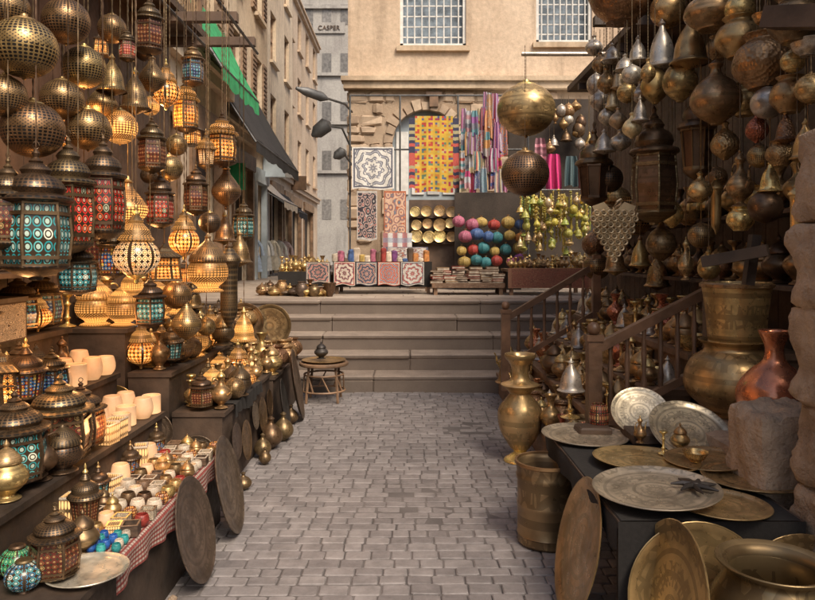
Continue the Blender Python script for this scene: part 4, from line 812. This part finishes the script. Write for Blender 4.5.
for i in range(6): bookpile(438+i*12,11.5,R.choice([3,4,5,6]))
for i in range(4): bookpile(444+i*16,11.75,R.choice([5,6,7]))
for i in range(22):
    px=282+ (i%11)*4.5; Yy=12.1+(i//11)*.3; z=1.354
    stand(R.choice(['vase','jar','stick','dome','ewer']),W(px,0,Yy).x,Yy,z,R.uniform(.15,.32),None,desc='small brass piece on the side table',cat='ornament',group='ornaments on the side table')
for i in range(36):
    px=511+(i%18)*4.6; Yy=11.35+(i//18)*.35
    stand(R.choice(['vase','jar','dome','ewer','stick']),W(px,0,Yy).x,Yy,1.424,R.uniform(.14,.28),None,desc='small brass piece on the rust table',cat='ornament',group='ornaments on the rust skirted table')
for i in range(18):
    px=336+i*5.3; m=MB(); h=R.uniform(.05,.25); m.rock(-.05,-.15,0,.05,.15,h,.02,.012)
    ci=R.randint(0,6); o=m.obj('folded_textile',M['po_'+pc[ci][0]] if i%2 else [M['cream'],M['ala'],M['wood']][i%3]); o.location=(W(px,0,12.).x,12.0,1.524); reg(o,'folded '+(pc[ci][0] if i%2 else ['cream','pale','dark'][i%3])+' textile','textile','folded textiles on the textile table')
for i in range(18):
    px=262+i*4; Y=11.2-i*.02+R.uniform(-.15,.15); p=W(px,0,Y); stand(R.choice(['bowl','jar','pot','vase','dome']),p.x,Y,1.0,R.uniform(.13,.28),.2,desc='metal vessel at the top of steps',allm=R.choice(['bronze','aged','hamm','trayd']),cat='vessel',group='vessels at the top of the steps')
gm=[('white',(.74,.72,.7)),('pale blue',(.42,.52,.66)),('white',(.72,.70,.66)),('pale grey',(.5,.5,.5)),('cream',(.6,.54,.44)),('white',(.7,.68,.62)),('pale pink',(.6,.45,.42))]
for i,(nme,c) in enumerate(gm):
    px=248+i*6.2; Y=18.5+i*.8; p=W(px,0,Y); r=root('garment_stand',(p.x,Y,1.0)); m=MB(); m.tube([(0,0,0),(0,0,1.6)],.02,6); m.lathe([(.0004,0),(.18,0),(.18,.02),(.0004,.03)],12); m.obj('pole',M['iron'],r)
    m=MB(); m.lathe(cl([(.30,.25),(.24,.7),(.16,1.05),(.20,1.35),(.1,1.48),(.05,1.5)],3),20,fl=6,fa=.1,m=Matrix.Diagonal((1,.4,1,1)))
    for s in(-1,1): m.tube([(s*.14,0,1.4),(s*.30,0,1.18),(s*.34,.02,.85)],[.06,.06,.075],8)
    m.obj('robe',plain('robe%d'%i,c,.95,var=.2,sc=9),r); r.scale=(.72,.72,.74); r.rotation_euler=(0,0,R.uniform(-.6,.6)); reg(r,'','garment','garments in the side street','%s robe on a display pole in side street, %s'%(nme,['first from left','second from left','third from left','fourth from left','fifth from left','sixth from left','last on the right'][i]),(p.x,Y,2))
for i,(Y,z,c) in enumerate([(14.5,3.3,'grn'),(19.3,4.1,'blueg'),(24,4.6,'white'),(27.5,4.5,'woodm')]):
    X=[-3.97,-3.97,-4.57,-4.57][i]; m=MB(); m.box(X,Y-.04,z-.3,X+.6,Y+.04,z+.25); thing(m,'hanging_sign',M[c],'%s blank projecting shop sign in side street'%['green','blue grey','white','brown'][i],'sign',None)
# ============================================================ RIGHT SIDE
hang('ball',526,108,58,58,7.0,top=3.66,mats={'globe':'globeg'},label='large engraved golden globe hanging from the pipe, upper of two',land='the upper golden globe',group='big golden globes')
hang('ball',525,172,48,50,6.75,top=3.68,mats={'globe':'pierb'},label='pierced golden globe hanging below the larger golden globe',land='the lower golden globe',group='big golden globes')
RH='pots hanging over the right stall'
def RY(px,X=1.95): return X*F/(px-CX)
rl=[('bowl',622,6,74,34,5.6,'hamm','dark shallow bowl hanging at top edge right of centre','the top edge bowl'),
('pot',765,62,62,54,3.95,'hamm','large round bronze pot hanging near upper right corner','the round hanging pot'),
('gourd',716,92,50,66,4.5,'bbig','bronze gourd shaped pot hanging left of the round bronze pot','the bronze hanging gourd'),
('ewer',740,178,44,58,4.2,'agede','brass ewer hanging above the large bucket','the hanging brass ewer'),
('hex',654,165,50,120,5.4,'bronzee','large dark bronze lantern hanging above the near railing','the large dark lantern'),
('oct',697,130,38,114,4.9,'bronze','tall narrow dark lantern hanging right of the large dark one','the narrow dark lantern'),
('gourd',700,187,24,32,4.7,'brass','shiny brass pear shaped pendant under the narrow dark lantern','the brass pear pendant'),
('oct',594,166,38,92,6.2,'bronze','dark long lantern hanging right of the lower golden globe','the dark long lantern'),
('gourd',757,126,22,34,4.0,'copper','small copper pot hanging on a chain right of brass ewer','the small copper pot'),
('ewer',686,258,26,44,5.2,'brasse','slim brass ewer hanging over the near stair rail','the slim ewer'),
('pot',712,12,54,36,4.5,'bbig','',''),('pot',740,38,48,40,4.2,'aged','',''),('bell',690,38,40,52,4.8,'aged','',''),('bell',662,42,32,52,5.3,'silverp','',''),('pot',795,20,52,46,3.5,'bronze','',''),('gourd',680,75,34,54,4.9,'agede','',''),('gourd',655,80,28,48,5.3,'aged','',''),('bell',770,175,24,34,3.9,'brass','',''),('gourd',725,140,28,40,4.5,'hamm','',''),('pot',745,100,36,32,4.5,'brasse','',''),('ball',610,178,26,30,6.2,'pierd','',''),('gourd',672,210,22,36,5.4,'brass','',''),('long',716,205,14,60,4.9,'aged','',''),('bell',640,250,22,32,5.8,'aged','',''),('pot',790,95,38,36,3.7,'aged','','')]
KD={'bowl':'bowl','pot':'round pot','gourd':'gourd pot','ewer':'ewer','hex':'lantern','oct':'lantern','long':'long lantern','bell':'bell shade','ball':'globe'}
MD={'bronze':'dark bronze','hamm':'hammered bronze','aged':'aged brass','brass':'shiny brass','copper':'copper','pierd':'dark pierced','silverp':'pale metal','pierb':'pierced bronze','bronzee':'engraved bronze','agede':'engraved brass','brasse':'engraved brass','pier':'pierced brass','bbig':'large brass'}
occ=[]
for key,px,py,w,h,Y,am,lb,ld in rl:
    hang(key,px,py,w,h,Y,allm=am,label=lb or None,land=ld or None,desc=MD[am]+' hanging '+KD[key],cat=KD[key].split()[-1],group=RH,rz=R.random()*6); occ.append((px,py,max(w,h)*.45))
pal=[(600,62),(612,52),(625,62),(606,80),(619,76),(632,74),(600,98),(613,95),(627,92),(607,114),(640,92),(594,45),(648,70),(640,108),(618,118),(632,125),(620,140),(604,140),(596,84),(638,48)]
for i,(px,py) in enumerate(pal):
    hang(R.choice(['gourd','bell','ball','gourd']),px,py,R.uniform(15,24),R.uniform(18,28),RY(px,1.75)+R.uniform(-.3,.3),allm=R.choice(['silverp','palegold','silverp','silverp','agede']),desc='pale small pendant',cat='pendant',group='cluster of pale pendants',name='metal_pendant'); occ.append((px,py,9))
for X,n,ov in ((2.0,1000,.44),(2.4,900,.40)):
    for t in range(n):
        px=R.uniform(592,812); py=R.uniform(0,268) if px<720 else R.uniform(0,222)
        key,w,h=R.choice([('pot',32,28),('gourd',24,36),('ewer',26,38),('bell',24,34),('long',14,46),('oct',24,48),('ball',26,28),('bowl',32,14)])
        q=R.uniform(.8,1.5); rad=max(w,h)*.45*q
        if any((px-a)**2+((py-b)*.85)**2<(rad+c)**2*ov for a,b,c in occ): continue
        Y=RY(px,X); 
        if Y>9: continue
        occ.append((px,py,rad)); am=R.choice(['bronze','aged','hamm','silverp','bronzee','agede','aged','brass','pier','brasse'] if X<2.2 else ['bronze','hamm','aged','agede'])
        hang(key,px,py,w*q,h*q,Y,allm=am,desc=MD[am]+' hanging '+KD[key],cat=KD[key].split()[-1],group=RH,rz=R.random()*6)
m=MB(); rows_=[6,7,6,6,5,4,3,2,1]; FL=Matrix.Diagonal((1,.4,1,1))
for j,n in enumerate(rows_):
    for i in range(n):
        x=(i-(n-1)/2)*.048; zz=-j*.042; mt_=Matrix.Translation((x,0,zz))@Matrix.Rotation(PI/2,4,'X'); m.lathe([(.012,.0),(.026,.0),(.027,.006),(.020,.014),(.012,.012)],10,m=mt_)
        if i: m.tube([(x-.048,-.004,zz),(x,-.004,zz)],.007,4)
        if j: m.tube([(x,-.004,zz),(x+.02,-.004,zz+.042)],.007,4)
m.tube([(0,0,.0),(0,0,.04),(.02,0,.08),(.05,0,.1)],.01,6)
for s in(-1,1): m.add([(0,0,.0),(s*.07,-.005,.08),(s*.15,0,.05),(s*.13,-.01,.0),(s*.06,0,-.02)],[[0,1,2,3,4]])
o=m.obj('grape_plaque',M['palegold']); o.location=W(614,213,5.3); o.scale=(1.1,1.1,1.05); reg(o,'','plaque',None,'pale gold openwork grape bunch plaque hanging by the dark lanterns',None,'the grape plaque')
ms=MB()
for x0,z in ((1.08,.26),(1.34,.5),(1.62,.74),(1.92,.98)): ms.box(x0,4.75,0,2.74,8.3,z-.035); ms.box(x0-.03,4.72,z-.042,2.74,8.3,z)
o=ms.obj('shop_stairs',M['woodm']); reg(o,'','stairs',None,'wooden side stairs crowded with brass goods on the right',(1.5,6,.5),None)
def rail(Y,x0,z0,x1,z1,label,land):
    r=root('stair_railing',(x0,Y,0)); o=-Vector(r.location)
    def q(m,n,par=r): ob=m.obj(n,M['woodl'],par); ob.location=o; return ob
    m=MB(); m.box(x0-.045,Y-.045,max(.0,z0-.75),x0+.045,Y+.045,z0+.06); m.box(x0-.055,Y-.055,z0+.06,x0+.055,Y+.055,z0+.1); m.lathe(sph(.045,z0+.14,8),12,m=Matrix.Translation((x0,Y,0))); q(m,'post')
    m=MB(); m.box(x1-.04,Y-.04,.9,x1+.04,Y+.04,z1+.1); q(m,'post')
    m=MB(); m.beam((x0,Y,z0),(x1,Y,z1),.075,.06); q(m,'handrail'); m=MB(); m.beam((x0,Y,z0-.5),(x1,Y,z1-.5),.05,.05); q(m,'bottom_rail')
    for k in range(1,7):
        t=k/7; x=x0+(x1-x0)*t; zt=z0+(z1-z0)*t; m=MB(); m.lathe([(.014,zt-.49),(.022,zt-.4),(.013,zt-.33),(.02,zt-.2),(.012,zt-.1),(.018,zt-.03)],8,m=Matrix.Translation((x,Y,0))); q(m,'baluster')
    reg(r,'','railing',None,label,((x0+x1)/2,Y,z0),land)
rail(4.66,1.24,1.02,2.02,1.42,'nearer wooden stair railing behind the trays on the right','the nearer stair railing')
rail(7.35,1.03,.98,1.98,1.55,'farther wooden stair railing beside the steps','the farther stair railing')
SG='brass goods on the side stairs'
ch=[('jar',None,'lidded brass jar',.24,'jar'),('ewer',None,'brass ewer',.28,'ewer'),('dome','aged','domed brass lamp',.24,'lamp'),('vase',None,'brass vase',.24,'vase'),('stick',None,'brass candlestick',.24,'candlestick'),('pot',None,'squat hammered pot',.15,'pot'),('bucket','agede','small brass bucket',.15,'bucket'),('vase','copper','copper vase',.24,'vase'),('jar','bronze','dark lidded jar',.26,'jar'),('ewer','brasse','bright brass ewer',.28,'ewer'),('bowl','brass','brass bowl',.08,'bowl'),('bell','silverp','pale bell',.2,'bell')]
for (xx,z) in ((1.14,.26),(1.26,.26),(1.42,.5),(1.54,.5),(1.70,.74),(1.82,.74),(2.0,.98),(2.17,.98),(2.36,.98)):
    y=4.9
    while y<7.25:
        key,am,d,h,ct=R.choice(ch); s=R.uniform(.85,1.4)
        if not(xx<1.3 and 5.1<y<5.4): stand(key,xx+R.uniform(-.03,.03),y,z,h*s,None,allm=am,desc=d,cat=ct,group=SG,rz=R.random()*6)
        y+=R.uniform(.15,.23)
for y in (7.5,7.7,7.9,8.1):
    for xx,z in ((1.14,.26),(1.26,.26),(1.45,.5),(1.75,.74),(2.05,.98),(2.3,.98)):
        key,am,d,h,ct=R.choice(ch); stand(key,xx,y,z,h*1.3,None,allm=am,desc=d,cat=ct,group=SG,rz=R.random()*6)
stand('bell',1.12,7.6,.26,.4,.34,allm='aged',label='large brass bell beside the foot of the farther railing',cat='bell')
for k,zz in enumerate((1.45,1.95)):
    m=MB(); m.box(2.42,4.4,zz-.03,2.72,9,zz); thing(m,'wall_shelf',M['wood'],'%s dark wall shelf behind the right stairs'%['lower','upper'][k],'shelf',None)
    y=4.6
    while y<8.8:
        key,am,d,h,ct=R.choice(ch[:9]); stand(key,2.56,y,zz,h*1.3,None,allm=R.choice(['bronze','aged','hamm']),desc='dark '+key.replace('dome','domed lamp')+' on wall shelf',cat=ct,group='pots on the right wall shelves',rz=R.random()*6); y+=.22
put('amph',tuple(onz(0,520,461)),.86,.36,label='tall brass amphora vase with fluted belly standing on cobbles',cat='vase',land='the tall brass amphora')
r=root('planter',(.80,4.03,.004)); m=MB()
m.lathe([(.0004,0),(.160,0),(.168,.012),(.165,.03),(.165,.05),(.17,.055),(.167,.06),(.165,.2),(.169,.21),(.169,.235),(.165,.245),(.168,.36),(.173,.37),(.173,.39),(.168,.40),(.172,.43),(.178,.45),(.176,.46),(.168,.455),(.16,.43),(.155,.03),(.0004,.03)],40); m.obj('body',M['bronzee'],r)
m=MB(); m.lathe([(.176,.445),(.182,.452),(.180,.468),(.168,.468),(.168,.45)],40); m.obj('rim',M['aged'],r); reg(r,'','planter',None,'dark engraved cylindrical bronze planter standing on cobbles',(.8,4.03,.25),'the bronze planter')
r=root('tray_table',(1.25,3.6,0)); o=-Vector(r.location); m=MB(); m.box(.86,2.85,.53,1.62,4.35,.565); ob=m.obj('tabletop',M['wood'],r); ob.location=o
for x in(.92,1.55):
    for y in (2.95,4.25): m=MB(); m.box(x-.03,y-.03,0,x+.03,y+.03,.528); ob=m.obj('leg',M['wood'],r); ob.location=o
reg(r,'','table',None,'low dark table covered with round trays, right foreground',(1.2,3.5,.5),'the tray table')
def f(u,v):
    L=u*(.74+.12)
    y=2.84+1.5*v
    return (1.6-L,y,.572) if L<.74 else (.856-.006-.01*math.sin(v*30)*(L-.74)/.12,y,.572-(L-.74))
m=MB(); m.grid(20,50,f); m.grid(30,8,lambda u,v:(.852+.76*u,2.843-.012-.02*math.sin(u*22)*v,.571-.5*v)); thing(m,'draped_cloth',M['blkcloth'],'black cloth covering the tray table in the right foreground','cloth',None)
def tray(px,py,wpx,z,am,label,tilt=(0,0,0),land=None,dY=0):
    p=onz(z,px,py+ (0)); put('tray',(p.x,p.y+dY,p.z),wpx*p.y/F*1.0,wpx*p.y/F,allm=am,tilt=tilt,label=label,cat='tray',land=land,group=None)
tray(585,437,86,.58,'silver','engraved round tray at the far left corner of tray table',(.02,.02,0),'the far left tray')
tray(646,462,104,.59,'brasse','brass engraved tray in the middle of the tray table',(-.03,.03,0),'the middle brass tray')
tray(656,491,124,.615,'silver','largest engraved tray, nearest to the viewer on tray table',(.03,-.04,0),'the largest near tray')
tray(708,461,84,.60,'brasse','small brass tray right of the middle brass tray',(.0,-.05,0))
tray(754,480,100,.59,'bbig','brass tray at the right of tray table',(.0,.0,0))
tray(720,506,96,.582,'brasse','brass tray half under the largest near tray, front edge of table',(.0,.02,0))
p=W(690,432,3.95); put('tray',tuple(p),.46,.46,allm='silver',tilt=(math.radians(32),math.radians(-8),.3),label='pale gold engraved tray propped up at the back of tray table',cat='tray',land='the propped pale tray')
p=W(640,412,4.2); put('tray',tuple(p),.34,.34,allm='silver',tilt=(math.radians(45),0,-.2),label='smaller pale tray propped up left of the larger propped tray',cat='tray')
m=MB(); m.rock(1.27,3.95,.573,1.55,4.2,.64,.01,.004); thing(m,'wooden_prop',M['wood'],'dark wooden block propping the larger pale tray','block',None)
m=MB(); m.rock(1.02,4.15,.573,1.22,4.3,.62,.01,.004); thing(m,'wooden_prop',M['wood'],'dark wooden block propping the smaller pale tray','block',None)
stand('cup',1.17,4.28,.572,.16,.12,mats={'bowl':'g_dkr'},label='dark red patterned cup behind the far left tray',cat='cup')
p=onz(.575,570,418); stand('stick',p.x,p.y,.575,.2,.13,label='brass candlestick at far end of the tray table',cat='candlestick'); 
hang('bell',571,374,28,34,4.5,top=1.2,allm='silverp',label='pale bell shade beside the near railing post',cat='bell')
m=MB()
for k in range(7):
    a=2*PI*k/7; m.tube([(0,0,.012),(.05*math.cos(a),.05*math.sin(a),.016),(.10*math.cos(a+.15),.10*math.sin(a+.15),.01)],[.016,.012,.004],6)
m.lathe([(.0004,.03),(.02,.028),(.03,.01),(.0004,0)],12); o=m.obj('star_ornament',M['black']); o.location=onz(.635,695,488); reg(o,'','ornament',None,'black star shaped ornament lying on the largest near tray',None)
stand('ewer',onz(.59,640,445).x,onz(.59,640,445).y,.6,.15,.12,label='small brass ewer standing between the middle trays',cat='ewer',rz=.6)
stand('bowl',1.46,3.55,.60,.05,.13,allm='brass',label='small shiny brass bowl on the small brass tray',cat='bowl')
stand('stick',1.36,3.72,.59,.12,None,label='little brass candlestick between the propped and middle trays',cat='candlestick')
stand('jar',1.5,3.85,.575,.15,None,allm='aged',label='little lidded jar at the back right of tray table',cat='jar')
put('tray',(.80,3.22,.31),.62,.62,allm='brasse',tilt=(0,math.radians(-76),.0),label='large brass tray leaning against the left side of tray table',cat='tray',land='the leaning brass tray')
put('tray',(.985,2.62,.325),.62,.64,allm='bbig',tilt=(0,math.radians(-77),.05),label='large engraved tray standing on edge against the corner cauldron',cat='tray',land='the near corner tray')
put('tray',(1.16,2.785,.29),.5,.58,allm='brasse',tilt=(math.radians(80),0,.0),label='polished brass tray leaning flat against the table front, left one',cat='tray')
put('tray',(1.58,2.79,.27),.5,.52,allm='bbig',tilt=(math.radians(80),0,.0),label='polished brass tray leaning flat against the table front, right one',cat='tray')
r=root('copper_cauldron',(1.31,2.50,0.)); m=MB()
m.lathe(cl([(0,.12),(.12,.12),(.18,.22),(.215,.34),(.21,.42),(.17,.49),(.16,.52),(.195,.55),(.19,.557),(.15,.53),(.165,.45),(.20,.37),(.18,.27),(0,.2)]),40); m.obj('bowl',M['bronzee'],r)
m=MB(); m.lathe([(.0004,.0),(.15,0),(.15,.02),(.1,.06),(.12,.125)],28); m.obj('foot',M['bronze'],r); reg(r,'','cauldron',None,'wide dark copper cauldron at the lower right corner',(1.31,2.54,.4),'the corner cauldron')
m=MB()
for (x0,y0,z0,x1,y1,z1) in ((1.66,3.5,0,2.1,4.1,.35),(2.1,3.5,0,2.7,4.1,.38),(1.66,4.1,0,2.2,4.62,.35),(2.2,4.1,0,2.7,4.62,.36),(1.66,3.52,.32,2.25,4.6,.66),(2.26,3.5,.34,2.7,4.6,.7)): m.rough(x0+.004,y0,z0,x1-.004,y1-.006,z1,8,.015,.03)
thing(m,'stone_ledge',M['stonew'],'rough stone ledge under the big engraved pot','ledge',None)
m=MB(); m.rough(1.58,3.14,.0,1.98,3.5,.93,16,.035,.05); thing(m,'stone_block',M['stonew'],'large pale stone block behind the trays at right','stone block',None,None,'','the stone block')
m=MB(); z=0
while z<2.05:
    h=R.uniform(.28,.4); m.rough(1.64+R.uniform(-.02,.02),2.5,z,2.5,3.0,z+h+.02,14,.035,.05); z+=h
thing(m,'stone_pillar',M['stonew'],'rough stone pillar at the right edge of the view','pillar',None,None,'','the stone pillar')
put('pot',(2.0,4.30,.665),.46,.58,allm='bbig',label='big round engraved pot on the stone ledge under the bucket',cat='pot',land='the big engraved pot')
put('bucket',(2.03,4.32,1.115),.36,.43,allm='bbig',label='large brass bucket stacked on the big engraved pot',cat='bucket',land='the large brass bucket')
put('jug',(1.95,3.72,.69),.56,.38,label='shiny round copper jug with narrow neck on the stone ledge',cat='jug',land='the copper jug')
m=MB(); m.rock(1.86,3.54,.665,2.14,3.9,.69,.005,.003); thing(m,'wood_board',M['wood'],'thin dark board beneath the copper jug','board',None)
m=MB(); m.beam(W(703,262,3.9),W(768,250,3.7),.07,.06); m.beam(W(748,285,3.85),W(755,235,3.85),.05,.05); thing(m,'wooden_bracket',M['woodd'],'dark wooden bracket above the large brass bucket','bracket',None)
m=MB(); m.beam(W(770,18,3.4),W(860,16,3.0),.12,.10); thing(m,'wooden_beam',M['wood'],'thick dark beam at the upper right corner','beam',None)
# ============================================================ labels
def rel(dx,dy): return ('right of' if dx>0 else 'left of') if abs(dx)>abs(dy) else ('below' if dy>0 else 'above')
from collections import defaultdict
byd=defaultdict(list)
for t in TH: byd[t[1]].append(t)
ordw=['nearest','second','third','fourth','fifth','sixth','seventh','eighth','ninth','tenth','eleventh','twelfth']
for d,L in byd.items():
    cand=[]
    for ln,lx,ly in LM:
        sec=defaultdict(list)
        for t in L:
            dx,dy=t[2]-lx,t[3]-ly; sec[rel(dx,dy)].append((math.hypot(dx,dy),id(t),t))
        for s,q in sec.items():
            q.sort(key=lambda z:z[0])
            for k,(ds,_,t) in enumerate(q[:12]): cand.append((k*40+ds,k,s,ln,t))
    cand.sort(key=lambda z:z[0]); done=set()
    for sc_,k,s,ln,t in cand:
        if id(t) in done: continue
        done.add(id(t)); t[0]['label']=('%s, %s %s'%(d,s,ln) if len(L)==1 else '%s, %s %s %s'%(d,ordw[k],s,ln))
    for t in L:
        if id(t) not in done: t[0]['label']=d+' among the many goods'
# ============================================================ lights, camera
w=bpy.data.worlds.new('World'); scn.world=w; w.use_nodes=True; nt=w.node_tree
sky=nt.nodes.new('ShaderNodeTexSky'); sky.sky_type='NISHITA'; sky.sun_disc=False; sky.sun_elevation=math.radians(48); sky.sun_rotation=math.radians(150); sky.air_density=1.; sky.dust_density=5.
nt.links.new(sky.outputs[0],nt.nodes['Background'].inputs[0]); nt.nodes['Background'].inputs[1].default_value=.15
sl=bpy.data.lights.new('Sun','SUN'); sl.energy=3.3; sl.angle=math.radians(24); sl.color=(1,.87,.70); so=bpy.data.objects.new('Sun',sl); C.objects.link(so)
el=math.radians(48); az=math.radians(150); dirv=Vector((math.sin(az)*math.cos(el),math.cos(az)*math.cos(el),math.sin(el)))
so.rotation_euler=dirv.to_track_quat('Z','Y').to_euler(); so.location=(3,-5,12)
def pl_(p,e,r=.06):
    l=bpy.data.lights.new('lamp_light','POINT'); l.energy=e; l.color=(1,.48,.17); l.shadow_soft_size=r; o=bpy.data.objects.new('lamp_light',l); C.objects.link(o); o.location=p
for p,e in (((-1.78,3.98,1.25),4),((-1.45,3.5,.8),2),((-1.75,3.2,1.35),5),((-1.7,4.5,1.6),6),((-1.7,5.3,1.9),7),((-1.72,3.7,2.3),6),((-1.7,4.8,2.6),7)): pl_(p,e)
cam=bpy.data.cameras.new('Camera'); cam.sensor_width=36; cam.lens=F/815*36; cam.shift_y=-45/815; cam.clip_end=500; cam.clip_start=.05
co=bpy.data.objects.new('Camera',cam); C.objects.link(co); co.location=(0,0,H); co.rotation_euler=(PI/2,0,0); scn.camera=co
scn.view_settings.view_transform='Standard'; scn.view_settings.look='None'; scn.view_settings.exposure=0
